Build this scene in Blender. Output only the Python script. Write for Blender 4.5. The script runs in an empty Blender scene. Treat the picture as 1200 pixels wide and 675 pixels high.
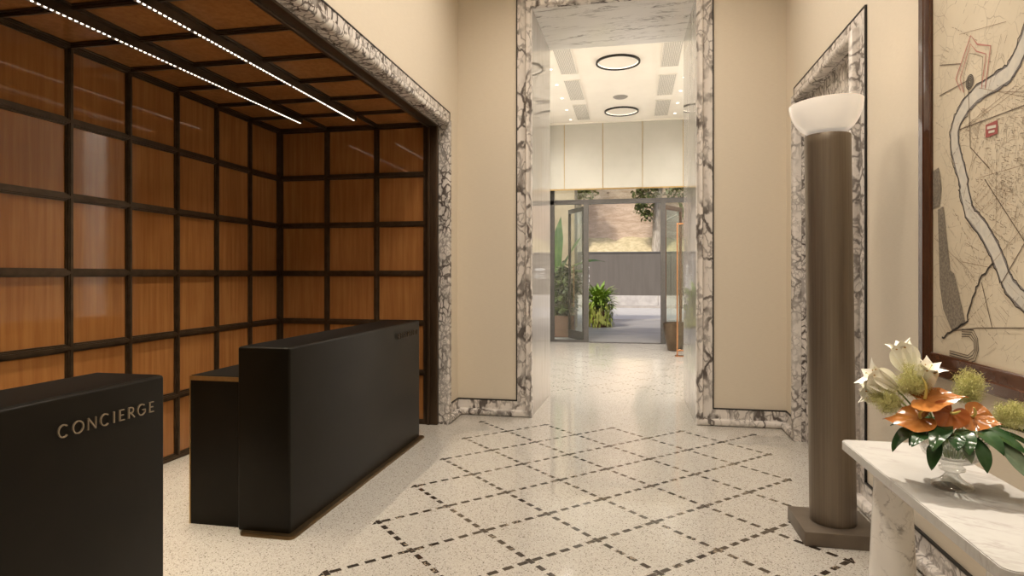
import bpy, bmesh, math, random
from mathutils import Vector, Matrix
random.seed(7)
scene = bpy.context.scene
COL = scene.collection
PI = math.pi

# ------------------------------------------------------------------ node helpers
class V:
    """a float socket with operators"""
    def __init__(s, nt, sock): s.nt, s.s = nt, sock
    def _m(s, op, *o):
        n = s.nt.nodes.new('ShaderNodeMath'); n.operation = op
        for i, a in enumerate((s,) + o):
            if isinstance(a, V): s.nt.links.new(a.s, n.inputs[i])
            else: n.inputs[i].default_value = a
        return V(s.nt, n.outputs[0])
    def __add__(s, o): return s._m('ADD', o)
    def __sub__(s, o): return s._m('SUBTRACT', o)
    def __mul__(s, o): return s._m('MULTIPLY', o)
    def lt(s, o): return s._m('LESS_THAN', o)
    def gt(s, o): return s._m('GREATER_THAN', o)
    def mx(s, o): return s._m('MAXIMUM', o)
    def mn(s, o): return s._m('MINIMUM', o)
    def fract(s): return s._m('FRACT')
    def abs(s): return s._m('ABSOLUTE')
    def step(s, a, b):
        n = s.nt.nodes.new('ShaderNodeMapRange'); n.interpolation_type = 'SMOOTHSTEP'
        s.nt.links.new(s.s, n.inputs[0]); n.inputs[1].default_value = a; n.inputs[2].default_value = b
        return V(s.nt, n.outputs[0])

class Mat:
    def __init__(s, name, color=(.5, .5, .5), rough=.5, metal=0, **kw):
        s.m = bpy.data.materials.new(name); s.m.use_nodes = True
        s.nt = s.m.node_tree
        s.b = s.nt.nodes['Principled BSDF']
        s.b.inputs['Base Color'].default_value = (*color, 1)
        s.b.inputs['Roughness'].default_value = rough
        s.b.inputs['Metallic'].default_value = metal
        for k, v in kw.items(): s.b.inputs[k.replace('_', ' ')].default_value = v
        s.pos_ = None
    def pos(s):
        if s.pos_ is None:
            n = s.nt.nodes.new('ShaderNodeTexCoord'); s.pos_ = n.outputs['Object']
        return s.pos_
    def mapping(s, vec=None, scale=(1, 1, 1), rot=(0, 0, 0), loc=(0, 0, 0)):
        n = s.nt.nodes.new('ShaderNodeMapping')
        s.nt.links.new(vec or s.pos(), n.inputs[0])
        n.inputs['Scale'].default_value = scale; n.inputs['Rotation'].default_value = rot; n.inputs['Location'].default_value = loc
        return n.outputs[0]
    def noise(s, scale, detail=4, rough=.55, vec=None, dist=0, out=0):
        n = s.nt.nodes.new('ShaderNodeTexNoise')
        s.nt.links.new(vec or s.pos(), n.inputs['Vector'])
        n.inputs['Scale'].default_value = scale; n.inputs['Detail'].default_value = detail
        n.inputs['Roughness'].default_value = rough; n.inputs['Distortion'].default_value = dist
        return V(s.nt, n.outputs[0]) if out == 0 else n.outputs[1]
    def voro(s, scale, feature='F1', vec=None, out='Distance', rnd=1):
        n = s.nt.nodes.new('ShaderNodeTexVoronoi'); n.feature = feature
        s.nt.links.new(vec or s.pos(), n.inputs['Vector']); n.inputs['Scale'].default_value = scale
        n.inputs['Randomness'].default_value = rnd
        return V(s.nt, n.outputs['Distance']) if out == 'Distance' else n.outputs[out]
    def warp(s, scale, amt, vec=None, detail=3):
        c = s.noise(scale, detail, vec=vec, out=1)
        a = s.nt.nodes.new('ShaderNodeVectorMath'); a.operation = 'MULTIPLY_ADD'
        s.nt.links.new(c, a.inputs[0]); a.inputs[1].default_value = (amt,) * 3
        s.nt.links.new(vec or s.pos(), a.inputs[2])
        return a.outputs[0]
    def sep(s, vec=None):
        n = s.nt.nodes.new('ShaderNodeSeparateXYZ'); s.nt.links.new(vec or s.pos(), n.inputs[0])
        return [V(s.nt, n.outputs[i]) for i in range(3)]
    def sepc(s, col):
        n = s.nt.nodes.new('ShaderNodeSeparateColor'); s.nt.links.new(col, n.inputs[0])
        return [V(s.nt, n.outputs[i]) for i in range(3)]
    def mix(s, f, a, b):
        n = s.nt.nodes.new('ShaderNodeMix'); n.data_type = 'RGBA'
        for sock, v in ((n.inputs[0], f), (n.inputs[6], a), (n.inputs[7], b)):
            if isinstance(v, V): s.nt.links.new(v.s, sock)
            elif isinstance(v, (int, float)): sock.default_value = v
            elif isinstance(v, tuple): sock.default_value = (*v, 1)
            else: s.nt.links.new(v, sock)
        return n.outputs[2]
    def color(s, c): s.nt.links.new(c, s.b.inputs['Base Color']); return s
    def set_rough(s, v): s.nt.links.new(v.s, s.b.inputs['Roughness']); return s
    def bump(s, h, strength=.3, dist=.01):
        n = s.nt.nodes.new('ShaderNodeBump'); n.inputs['Strength'].default_value = strength; n.inputs['Distance'].default_value = dist
        s.nt.links.new(h.s, n.inputs['Height']); s.nt.links.new(n.outputs[0], s.b.inputs['Normal']); return s

def mottled(name, c1, c2, scale=20, rough=.5, bump=0, stretch=(1, 1, 1), metal=0, **kw):
    m = Mat(name, c1, rough, metal, **kw)
    n = m.noise(scale, 5, vec=m.mapping(scale=stretch))
    m.color(m.mix(n.step(.3, .7), c1, c2))
    if bump: m.bump(n, bump)
    return m.m

def emis(name, c, e):
    m = Mat(name, c, .5)
    m.b.inputs['Emission Color'].default_value = (*c, 1); m.b.inputs['Emission Strength'].default_value = e
    return m.m

def arabescato(name, rot=(0, 0, 0), seed=(0, 0, 0), stretch=(1, 1, .7), sc=11.0, rough=.12, dark=1.0, vw=.095, cl=.42, zl=.15):
    """white stone broken into pebbles by a net of grey-violet veins"""
    m = Mat(name, rough=rough)
    p = m.mapping(scale=stretch, rot=rot, loc=seed)
    w = m.warp(4.5, .22, m.warp(14, .05, p))
    edge = m.voro(sc, 'DISTANCE_TO_EDGE', w)
    fine = m.voro(sc * 2.4, 'DISTANCE_TO_EDGE', m.warp(9, .14, p))
    zone = m.noise(4.2, 3, vec=p).step(.36, .60)
    zone2 = m.noise(6.5, 3, vec=m.mapping(p, loc=(3, 1, 7))).step(.42, .60)
    fray = m.noise(38, 4, vec=p) * .09
    v1 = ((edge - fray).step(vw, -.02)) * (zone * (1 - zl) + zl)
    v2 = ((fine - fray).step(.075, -.02)) * zone2 * .6
    cloud = m.noise(7, 5, vec=w).step(.40, .72)
    base = m.mix(cloud * cl, (.76, .715, .675), (.50, .475, .445))
    c = m.mix((v1.mx(v2)) * dark, base, (.095, .078, .070))
    return m.color(c).m

def carrara(name, rot=(0, 0, 0), stretch=(1, 1, 1), seed=(0, 0, 0), base=(.74, .70, .64), vein=(.30, .27, .25), amt=.6, rough=.12, sc=2.2, thin=.035):
    m = Mat(name, rough=rough)
    p = m.mapping(rot=rot, loc=seed)
    p = m.mapping(p, scale=stretch)
    n1 = m.noise(sc, 6, .6, vec=p, dist=.6)
    n2 = m.noise(sc * 2.7, 5, .6, vec=p, dist=.4)
    v = (((n1 - .5).abs()).step(thin, 0.0)).mx((((n2 - .52).abs()).step(thin * .8, 0.0)) * .55)
    br = m.noise(sc * 1.7, 3, vec=p).step(.42, .68)
    cl = m.noise(sc * 1.1, 5, vec=p).step(.45, .8)
    c = m.mix(v * br * amt, m.mix(cl * .3, base, tuple(x * .72 for x in base)), vein)
    return m.color(c).m

# ------------------------------------------------------------------ materials
M = {}
def wallmat():
    m = Mat('ivory_wall_fabric', rough=.75)
    p = m.mapping(scale=(6, 6, 160))
    n = m.noise(3, 4, vec=p)
    m.color(m.mix(n.step(.25, .75), (.665, .59, .48), (.715, .64, .525)))
    return m.m
M['wall'] = wallmat()
M['ceil'] = mottled('white_plaster', (.80, .755, .68), (.83, .785, .71), 3, .8)
M['frame_marble'] = arabescato('veined_marble_border', dark=1.0, vw=.13, sc=15, zl=.5)
M['frame_marble_end'] = arabescato('veined_marble_portal', seed=(4.1, 2.7, .6), sc=5.0, stretch=(1, 1, .6), dark=.95, vw=.06, cl=.22)
M['base_marble'] = arabescato('veined_marble_baseboard', seed=(1.1, .7, 2.6), sc=10, stretch=(.8, .8, .8), dark=.8)
M['soffit_marble'] = carrara('marble_soffit', rot=(0, 0, .12), stretch=(.55, 2.6, 1), amt=.8, vein=(.12, .105, .098), sc=2.2, thin=.028, rough=.06, base=(.90, .885, .86))
M['jamb_marble'] = carrara('marble_jamb', stretch=(1, 3.2, .22), amt=.45, base=(.50, .475, .44), sc=3.2, thin=.06, rough=.035)
M['table_marble'] = carrara('pale_carrara', rot=(0, 0, .5), stretch=(1.1, 3.0, 1.2), amt=.5, sc=2.6, rough=.22, thin=.05, base=(.50, .49, .47))
M['leg_marble'] = carrara('carrara_leg', rot=(.6, .5, 0), stretch=(3, 3, 2.0), base=(.84, .82, .79), amt=.85, vein=(.22, .2, .19), sc=2.6, rough=.25, thin=.03)
M['black_line'] = Mat('black_inlay', (.006, .005, .005), .4).m

def terrazzo():
    m = Mat('terrazzo_with_mosaic_lattice', rough=.1, Specular_IOR_Level=.75)
    x, y, z = m.sep()
    cells = m.sepc(m.voro(170, out='Color'))
    cells2 = m.sepc(m.voro(300, out='Color'))
    c = m.mix(cells[0].gt(.82) * .5, (.555, .53, .485), (.64, .62, .58))
    c = m.mix(cells[1].gt(.86) * .42, c, (.34, .30, .25))
    c = m.mix(cells[2].gt(.955) * .75, c, (.10, .075, .055))
    c = m.mix(cells2[0].gt(.86) * .55, c, (.19, .16, .13))
    c = m.mix(m.noise(1.1, 2).step(.3, .8) * .12, c, (.45, .41, .35))
    # diagonal lattice of dark mosaic dashes
    px, py = .335, .3318
    gx = (x + 1.545) * (1 / px); gy = (y - 2.917) * (1 / py)
    a = (gx + gy) * .5; b = (gx - gy) * .5
    L = .472; n = 5.0
    def dashes(a, b, ph=.5, hw=.0155, ln=.32):
        off = ((a + .5).fract() - .5).abs() * L
        along = ((b * n + ph).fract() - .5).abs()
        return off.lt(hw) * along.lt(ln)
    d = dashes(a, b).mx(dashes(b, a, 0.0))
    inside = x.gt(-1.57) * x.lt(1.16)
    d2 = dashes(a, b, .5, .009, .17).mx(dashes(b, a, 0.0, .009, .17)) * y.gt(8.0) * y.lt(13.4)
    chip = m.noise(55, 3, vec=m.mapping(scale=(1, 1, 1)))
    tile = m.sepc(m.voro(9, out='Color'))[0]
    worn = chip.gt(.54) * tile.gt(.72)
    d = ((d * y.lt(6.26)).mx(d2)) * inside
    tilec = m.mix(worn * .8, m.mix(m.noise(30, 3), (.022, .016, .012), (.05, .037, .028)), (.42, .35, .27))
    c = m.mix(d, c, tilec)
    m.color(c)
    m.set_rough(m.noise(2, 3) * .05 + .035)
    return m.m
M['floor'] = terrazzo()
M['bronze'] = mottled('dark_bronze', (.070, .046, .027), (.098, .066, .040), 14, .36, metal=.6)
M['bronze_mid'] = mottled('aged_bronze_border', (.060, .036, .020), (.080, .050, .028), 5, .4, stretch=(6, 6, 1), metal=.6)
M['desk'] = mottled('black_lacquer_satin', (.0066, .0049, .0025), (.0084, .0063, .0034), 6, .38, Specular_IOR_Level=.17)
M['desk_top'] = Mat('black_polished_top', (.003, .0027, .0022), .5, Specular_IOR_Level=.12).m
M['plinth'] = mottled('burnished_bronze_plinth', (.16, .105, .05), (.20, .135, .07), 12, .35, metal=.9)
M['brass'] = mottled('satin_brass', (.42, .29, .12), (.48, .34, .15), 30, .32, metal=.9)
M['letter'] = mottled('champagne_metal', (.34, .265, .185), (.40, .32, .225), 30, .35, metal=.6)

def amber():
    m = Mat('amber_lacquered_wood', rough=.06)
    s1 = m.noise(4, 5, .6, vec=m.mapping(scale=(7, 7, .35)))
    s2 = m.noise(2.0, 2)
    c = m.mix(s1.step(.3, .72), (.305, .128, .040), (.40, .185, .062))
    c = m.mix(s2.step(.35, .75) * .4, c, (.28, .104, .028))
    m.color(c); m.b.inputs['IOR'].default_value = 1.5
    return m.m
M['amber'] = amber()
M['led'] = emis('warm_led', (1, .90, .75), 2.6); M['led'].cycles.emission_sampling = 'NONE'

def brushed():
    m = Mat('brushed_bronze_column', rough=.42, metal=.75)
    n = m.noise(5, 5, vec=m.mapping(scale=(22, 22, .25)))
    m.color(m.mix(n.step(.2, .8), (.185, .150, .113), (.245, .203, .157)))
    return m.m
M['column'] = brushed()
M['lamp_base'] = mottled('patinated_bronze_slab', (.150, .121, .094), (.180, .147, .115), 8, .45, metal=.6)
def opal():
    m = Mat('lit_opal_glass', (.86, .82, .76), .12)
    m.b.inputs['Emission Color'].default_value = (1, .87, .72, 1); m.b.inputs['Emission Strength'].default_value = .30
    return m.m
M['opal'] = opal()
M['lamp_glow'] = emis('lamp_bulb', (1, .86, .66), 6)
M['mahogany'] = mottled('polished_mahogany', (.056, .021, .010), (.075, .029, .014), 3, .10, stretch=(20, 3, 1))
def paper():
    m = Mat('aged_map_paper', rough=.5)
    n = m.noise(2.5, 4); f = m.noise(60, 3)
    c = m.mix(n.step(.3, .75), (.56, .485, .365), (.61, .535, .41))
    street = m.voro(7, 'DISTANCE_TO_EDGE', m.warp(3, .12)).step(.012, .004) * m.noise(4, 3).step(.42, .56)
    fine = m.voro(16, 'DISTANCE_TO_EDGE', m.warp(6, .05)).step(.012, .004) * m.noise(2.6, 3, vec=m.mapping(loc=(5, 2, 1))).step(.46, .58)
    c = m.mix(street.mx(fine) * .45, c, (.12, .085, .055))
    c = m.mix(f.step(.62, .75) * .12, c, (.25, .18, .12))
    return m.color(c).m
M['paper'] = paper()
M['ink'] = Mat('map_ink', (.035, .026, .02), .6).m
M['ink_faint'] = Mat('map_ink_faint', (.26, .19, .13), .6).m
M['ink_mid'] = Mat('map_ink_mid', (.13, .095, .065), .6).m
M['map_river'] = mottled('map_river_tint', (.58, .54, .46), (.50, .475, .42), 30, .6)
M['map_bank'] = Mat('map_bank_tint', (.20, .185, .18), .6).m
M['map_pink'] = Mat('map_pink_line', (.42, .17, .14), .6).m
M['map_red'] = Mat('map_red_block', (.30, .07, .065), .6).m
M['map_grey'] = mottled('map_grey_hatch', (.13, .11, .085), (.27, .23, .18), 90, .6)

def glassy(name, tint, base=.045, power=5, grow=.8):
    m = bpy.data.materials.new(name); m.use_nodes = True; nt = m.node_tree
    nt.nodes.clear()
    o = nt.nodes.new('ShaderNodeOutputMaterial'); mx = nt.nodes.new('ShaderNodeMixShader')
    t = nt.nodes.new('ShaderNodeBsdfTransparent'); g = nt.nodes.new('ShaderNodeBsdfGlossy'); f = nt.nodes.new('ShaderNodeLayerWeight')
    t.inputs[0].default_value = (*tint, 1); g.inputs['Roughness'].default_value = .01; 
    pw = nt.nodes.new('ShaderNodeMath'); pw.operation = 'POWER'; pw.inputs[1].default_value = power; f.inputs[0].default_value = .5
    ma = nt.nodes.new('ShaderNodeMath'); ma.operation = 'MULTIPLY_ADD'; ma.inputs[1].default_value = grow; ma.inputs[2].default_value = base
    nt.links.new(f.outputs[1], pw.inputs[0]); nt.links.new(pw.outputs[0], ma.inputs[0])
    nt.links.new(ma.outputs[0], mx.inputs[0]); nt.links.new(t.outputs[0], mx.inputs[1]); nt.links.new(g.outputs[0], mx.inputs[2])
    nt.links.new(mx.outputs[0], o.inputs[0])
    return m
M['pane'] = glassy('clear_window_glass', (.93, .95, .92))
M['crystal'] = glassy('cut_crystal', (.955, .963, .95), .085, 2.6, .85)
M['steel'] = mottled('grey_door_steel', (.105, .098, .092), (.125, .117, .11), 20, .45, metal=.3)
M['copper_door'] = mottled('bronze_door_leaf', (.24, .085, .036), (.30, .115, .05), 20, .4, metal=.2)
M['dark_door'] = mottled('dark_bronze_door_leaf', (.030, .022, .015), (.04, .03, .021), 20, .35, metal=.5)
M['copper'] = mottled('polished_copper', (.52, .24, .11), (.58, .29, .14), 20, .25, metal=.9)
M['cream_glass'] = mottled('cream_back_painted_glass', (.47, .455, .40), (.50, .485, .43), 2, .10)
M['grille'] = None
def grille():
    m = Mat('perforated_air_grille', rough=.6)
    x, y, z = m.sep()
    h = ((x * 42).fract() - .5).abs().lt(.27) * ((y * 42).fract() - .5).abs().lt(.27)
    return m.color(m.mix(h, (.66, .63, .57), (.16, .145, .125))).m
M['grille'] = grille()
M['black_metal'] = Mat('black_metal', (.02, .017, .014), .4, .5).m
M['spot_glow'] = emis('warm_spot_lens', (1, .93, .8), 6)
M['grey_disc'] = mottled('grey_speaker_mesh', (.24, .22, .20), (.29, .27, .24), 80, .5)
M['planter_m'] = mottled('bronze_planter', (.10, .07, .045), (.14, .10, .066), 6, .3, metal=.7)
M['paving'] = mottled('grey_stone_paving', (.27, .26, .25), (.36, .345, .33), 1.6, .5, stretch=(.5, 3, 1))
M['road'] = mottled('pale_asphalt', (.46, .43, .40), (.52, .49, .45), 3, .8)
M['kerb'] = mottled('stone_kerb', (.34, .30, .26), (.44, .39, .34), 3, .8)
M['hoard'] = mottled('grey_hoarding_sheet', (.105, .088, .072), (.122, .103, .085), 2, .6, stretch=(3, 1, .3))
M['barrier'] = mottled('concrete_barrier', (.34, .31, .28), (.45, .41, .37), 3, .8)
M['white_print'] = Mat('white_print', (.85, .85, .82), .6).m
def brick():
    m = Mat('old_roman_brick', rough=.9)
    w = m.warp(2.5, .25)
    p = m.mapping(w, scale=(1.0, 1.0, 4.2))
    n = m.noise(1.4, 6, .62, vec=p)
    c = m.mix(n.step(.3, .72), (.46, .33, .235), (.66, .52, .40))
    rows = m.voro(3.4, 'DISTANCE_TO_EDGE', m.mapping(scale=(.8, .8, 3.6)))
    c = m.mix(rows.step(.08, .0) * .4, c, (.36, .26, .18))
    hole = m.voro(.9, 'F1', m.mapping(scale=(1, 1, 1.6)))
    c = m.mix(hole.step(.13, .08) * m.noise(.8, 2).step(.45, .6), c, (.16, .10, .065))
    return m.color(c).m
M['brick'] = brick()
M['bank'] = mottled('dry_grass_bank', (.40, .33, .19), (.56, .47, .29), 4, .95, bump=.4)
M['stucco'] = mottled('beige_stone_pier', (.40, .31, .20), (.50, .40, .27), 2.2, .85)
M['bark'] = mottled('plane_tree_bark', (.30, .25, .19), (.50, .44, .36), 5, .9, stretch=(3, 3, .6))
def leafm(name, c1, c2, rough=.35, sc=8, tr=.25):
    m = Mat(name, c1, rough)
    m.color(m.mix(m.noise(sc, 3).step(.3, .7), c1, c2))
    m.b.inputs['Subsurface Weight'].default_value = 0
    return m.m
M['tree_leaf'] = leafm('tree_foliage', (.085, .105, .03), (.17, .18, .06), .5, 3)
M['bright_leaf'] = leafm('bright_shrub_leaf', (.17, .29, .035), (.36, .46, .08), .4, 3)
M['trail_leaf'] = leafm('yellow_green_trailing_leaf', (.27, .31, .045), (.42, .42, .09), .45, 3)
M['banana_leaf'] = leafm('broad_banana_leaf', (.05, .10, .022), (.10, .17, .04), .3, 3)
M['shrub_leaf'] = leafm('dark_shrub_leaf', (.035, .055, .015), (.09, .115, .03), .35, 4)
M['pot_clay'] = mottled('terracotta_pot', (.22, .10, .05), (.28, .14, .075), 6, .8)
M['pot_box'] = mottled('corten_planter_box', (.085, .042, .022), (.12, .06, .032), 5, .7)
M['lily'] = leafm('cream_lily_petal', (.90, .88, .76), (.94, .92, .84), .45, 20)
M['lily_core'] = leafm('lily_throat', (.55, .56, .22), (.66, .65, .33), .5, 30)
M['stem'] = leafm('flower_stem', (.16, .24, .055), (.22, .31, .08), .45, 20)
M['anther'] = Mat('lily_anther', (.42, .22, .05), .7).m
M['plume'] = leafm('smoke_bush_plume', (.56, .56, .23), (.70, .69, .34), .8, 40)
M['plume_tip'] = leafm('smoke_bush_seed', (.40, .36, .15), (.55, .50, .22), .8, 40)
def anth(name, c1, c2):
    m = Mat(name, c1, .14)
    m.color(m.mix(m.noise(14, 4).step(.3, .7), c1, c2))
    m.b.inputs['Coat Weight'].default_value = .5; m.b.inputs['Coat Roughness'].default_value = .08
    return m.m
M['anth'] = anth('waxy_orange_spathe', (.33, .110, .026), (.47, .190, .050))
M['anth_dark'] = anth('waxy_russet_spathe', (.33, .085, .02), (.45, .135, .03))
M['spadix'] = leafm('yellow_spadix', (.55, .45, .10), (.66, .56, .2), .5, 60)
M['aralia'] = leafm('glossy_aralia_leaf', (.016, .050, .017), (.035, .085, .028), .16, 12)
M['aralia_grey'] = leafm('silvery_aralia_leaf', (.11, .16, .10), (.20, .26, .17), .3, 25)

# ------------------------------------------------------------------ mesh builder
class MB:
    def __init__(s): s.v, s.f, s.mi = [], [], []
    def add(s, v, f, mi=0):
        k = len(s.v); s.v += [tuple(p) for p in v]; s.f += [tuple(i + k for i in q) for q in f]; s.mi += [mi] * len(f); return s
    def box(s, x0, x1, y0, y1, z0, z1, mi=0):
        v = [(x, y, z) for z in (z0, z1) for y in (y0, y1) for x in (x0, x1)]
        return s.add(v, [(0, 2, 3, 1), (4, 5, 7, 6), (0, 1, 5, 4), (2, 6, 7, 3), (0, 4, 6, 2), (1, 3, 7, 5)], mi)
    def rbox(s, x0, x1, y0, y1, z0, z1, r=.01, seg=3, mi=0):
        bm = bmesh.new()
        bmesh.ops.create_cube(bm, size=1)
        for v in bm.verts:
            v.co = Vector(((x0 + x1) / 2 + v.co.x * (x1 - x0), (y0 + y1) / 2 + v.co.y * (y1 - y0), (z0 + z1) / 2 + v.co.z * (z1 - z0)))
        bmesh.ops.bevel(bm, geom=bm.edges[:], offset=r, segments=seg, profile=.5, affect='EDGES')
        bm.verts.index_update()
        s.add([v.co[:] for v in bm.verts], [[v.index for v in f.verts] for f in bm.faces], mi); bm.free(); return s
    def prism(s, pts, z0, z1, mi=0, ax=None):
        """polygon pts (2D) extruded z0..z1; ax maps (a,b,c)->xyz"""
        ax = ax or (lambda a, b, c: (a, b, c)); n = len(pts)
        v = [ax(a, b, z0) for a, b in pts] + [ax(a, b, z1) for a, b in pts]
        f = [tuple(range(n))[::-1], tuple(range(n, 2 * n))] + [(i, (i + 1) % n, n + (i + 1) % n, n + i) for i in range(n)]
        return s.add(v, f, mi)
    def lathe(s, prof, c=(0, 0, 0), n=48, mi=0, mod=None):
        v, f = [], []
        for i, (r, z) in enumerate(prof):
            for k in range(n):
                t = 2 * PI * k / n; rr = r * (mod(t, z, i) if mod else 1)
                v.append((c[0] + rr * math.cos(t), c[1] + rr * math.sin(t), c[2] + z))
        for i in range(len(prof) - 1):
            for k in range(n):
                a, b = i * n + k, i * n + (k + 1) % n
                f.append((a, b, b + n, a + n))
        return s.add(v, f, mi)
    def tube(s, pts, r, n=8, mi=0, cap=True):
        pts = [Vector(p) for p in pts]; m = len(pts)
        rs = r if isinstance(r, (list, tuple)) else [r] * m
        v, f = [], []
        up = None
        for i, p in enumerate(pts):
            t = (pts[min(i + 1, m - 1)] - pts[max(i - 1, 0)]).normalized()
            if up is None:
                up = Vector((0, 0, 1)) if abs(t.z) < .9 else Vector((1, 0, 0))
            a = t.cross(up).normalized(); b = a.cross(t).normalized(); up = b
            for k in range(n):
                q = 2 * PI * k / n; v.append(p + a * rs[i] * math.cos(q) + b * rs[i] * math.sin(q))
        for i in range(m - 1):
            for k in range(n):
                c, d = i * n + k, i * n + (k + 1) % n
                f.append((c, d, d + n, c + n))
        if cap: f += [tuple(range(n))[::-1], tuple(range((m - 1) * n, m * n))]
        return s.add(v, f, mi)
    def sphere(s, c, r, n=10, mi=0, sq=(1, 1, 1)):
        prof = [(max(1e-4, r * math.sin(PI * i / n)), -r * math.cos(PI * i / n)) for i in range(n + 1)]
        k = len(s.v); s.lathe(prof, (0, 0, 0), n * 2, mi)
        for i in range(k, len(s.v)):
            x, y, z = s.v[i]; s.v[i] = (c[0] + x * sq[0], c[1] + y * sq[1], c[2] + z * sq[2])
        return s
    def sweep(s, path, prof, ax, mi=0):
        """mitred sweep of profile (u outwards, v off the wall) along a 2D path"""
        P = [Vector(p) for p in path]; n = len(P); m = len(prof); v, f = [], []
        for i, p in enumerate(P):
            d0 = (P[i] - P[i - 1]).normalized() if i > 0 else None
            d1 = (P[i + 1] - P[i]).normalized() if i < n - 1 else None
            n0 = Vector((-d0.y, d0.x)) if d0 else None; n1 = Vector((-d1.y, d1.x)) if d1 else None
            if n0 is None: o = n1
            elif n1 is None: o = n0
            else:
                o = n0 + n1; o = o / max(1e-6, (1 + n0.dot(n1)))
            for (u, w) in prof:
                q = p + o * u; v.append(ax(q.x, q.y, w))
        for i in range(n - 1):
            for j in range(m - 1):
                a = i * m + j; f.append((a, a + 1, a + m + 1, a + m))
        return s.add(v, f, mi)
    def build(s, name, mats, parent=None, smooth=35, recalc=True):
        me = bpy.data.meshes.new(name); me.from_pydata(s.v, [], s.f)
        mats = mats if isinstance(mats, (list, tuple)) else [mats]
        for m in mats: me.materials.append(m)
        me.polygons.foreach_set('material_index', s.mi)
        if recalc:
            bm = bmesh.new(); bm.from_mesh(me); bmesh.ops.recalc_face_normals(bm, faces=bm.faces[:]); bm.to_mesh(me); bm.free()
        if smooth:
            me.polygons.foreach_set('use_smooth', [True] * len(me.polygons)); me.set_sharp_from_angle(angle=math.radians(smooth))
        me.update()
        o = bpy.data.objects.new(name, me); COL.objects.link(o)
        if parent: o.parent = parent
        return o

def tag(o, label, cat, group=None, kind=None):
    o['label'] = label; o['category'] = cat
    if group: o['group'] = group
    if kind: o['kind'] = kind
    return o
def struct(o, label, cat): return tag(o, label, cat, kind='structure')
def thing(name, label, cat, loc=(0, 0, 0), group=None):
    o = bpy.data.objects.new(name, None); COL.objects.link(o); o.location = loc; o.empty_display_size = .1
    return tag(o, label, cat, group)
def child(o, root):
    """parent o to root, keeping world coordinates"""
    o.parent = root; o.matrix_parent_inverse = Matrix.Translation(-Vector(root.location)); return o

# ------------------------------------------------------------------ the room shell
XL, XR = -1.90, 1.50            # lobby side walls
YE, YF = 6.56, 7.82             # end wall front, back of the portal
PL, PR, PT = -1.066, .630, 4.40 # portal opening
AY0, AY1, AT, AX = -.53, 6.05, 3.06, -3.74   # alcove
RY0, RY1, RT = 4.57, 6.05, 3.12 # right-hand marble recess
CZ = 5.30
FZ, FXL, FXR, FY = 4.92, -1.95, 1.55, 14.05  # foyer

o = MB().box(-4.2, 2.4, -4.6, FY - .06, -.12, 0).build('floor', M['floor'], smooth=0)
struct(o, 'cream terrazzo floor with a diamond lattice of dark mosaic dashes', 'floor')
o = MB().box(-4.2, 2.4, -4.7, YE + .1, CZ, CZ + .2).build('ceiling', M['ceil'], smooth=0)
struct(o, 'pale plaster lobby ceiling above the desks', 'ceiling')
w = MB().box(XL - .07, XL, AY1 + .025, YE, 0, CZ).box(XL - .07, XL, AY0 - .025, AY1 + .025, AT + .025, CZ).box(XL - .07, XL, -4.6, AY0 - .025, 0, CZ)
struct(w.build('wall_left', M['wall'], smooth=0), 'ivory left wall around the bronze grid alcove', 'wall')
w = MB().box(XR, XR + .07, -4.6, RY0 - .025, 0, CZ).box(XR, XR + .07, RY0 - .025, RY1 + .025, RT + .025, CZ).box(XR, XR + .07, RY1 + .025, YE, 0, CZ)
struct(w.build('wall_right', M['wall'], smooth=0), 'ivory right wall with the framed map and the marble recess', 'wall')
w = MB().box(XL - .07, PL - .02, YE, YF, 0, CZ).box(PR + .02, XR + .07, YE, YF, 0, CZ).box(PL - .02, PR + .02, YE, YF, PT + .02, CZ)
struct(w.build('wall_end', M['wall'], smooth=0), 'ivory end wall pierced by the tall marble portal', 'wall')
w = MB().box(-4.2, 2.4, -4.7, -4.6, 0, CZ)
struct(w.build('wall_back', M['wall'], smooth=0), 'ivory wall closing the lobby behind the desks', 'wall')

def torus_prof(r=.035, n=10):
    p = [(0, -.012)]
    for i in range(n + 1):
        t = PI - PI * i / n; p.append((r + r * math.cos(t), .032 + r * math.sin(t)))
    return p + [(2 * r, .012), (.163, .012)]
LINE = [(.163, -.01), (.163, .015), (.175, .015), (.175, -.01)]
ax_end = lambda a, b, v: (a, YE - v, b)
ax_left = lambda a, b, v: (XL + v, -a, b)
ax_right = lambda a, b, v: (XR - v, a, b)
def border(name, path, ax, mat, label):
    o = MB().sweep(path, torus_prof(), ax).build(name, mat, smooth=50, recalc=False)
    struct(o, label, 'trim')
    MB().sweep(path, LINE, ax).build('black_inlay', M['black_line'], o, smooth=0, recalc=False)
    return o
border('trim_1', [(XL, 0), (PL, 0), (PL, PT), (PR, PT), (PR, 0), (XR, 0)], ax_end, M['frame_marble_end'],
       'grey veined marble border around the tall portal, with baseboards to both corners')
border('trim_2', [(-YE, 0), (-AY1, 0), (-AY1, AT), (-AY0, AT), (-AY0, 0), (4.6, 0)], ax_left, M['frame_marble'],
       'grey veined marble border around the bronze grid alcove')
border('trim_3', [(-4.6, 0), (RY0, 0), (RY0, RT), (RY1, RT), (RY1, 0), (YE, 0)], ax_right, M['base_marble'],
       'grey veined marble border of the recess behind the lamp, with the right baseboard')
q = MB().box(XL - .055, XL - .014, AY0, AY1, AT, AT + .02).box(XL - .055, XL - .014, AY1, AY1 + .02, 0, AT + .02).box(XL - .055, XL - .014, AY0 - .02, AY0, 0, AT + .02)
struct(q.build('trim_11', M['frame_marble'], smooth=0), 'narrow marble reveal inside the alcove border', 'trim')
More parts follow.
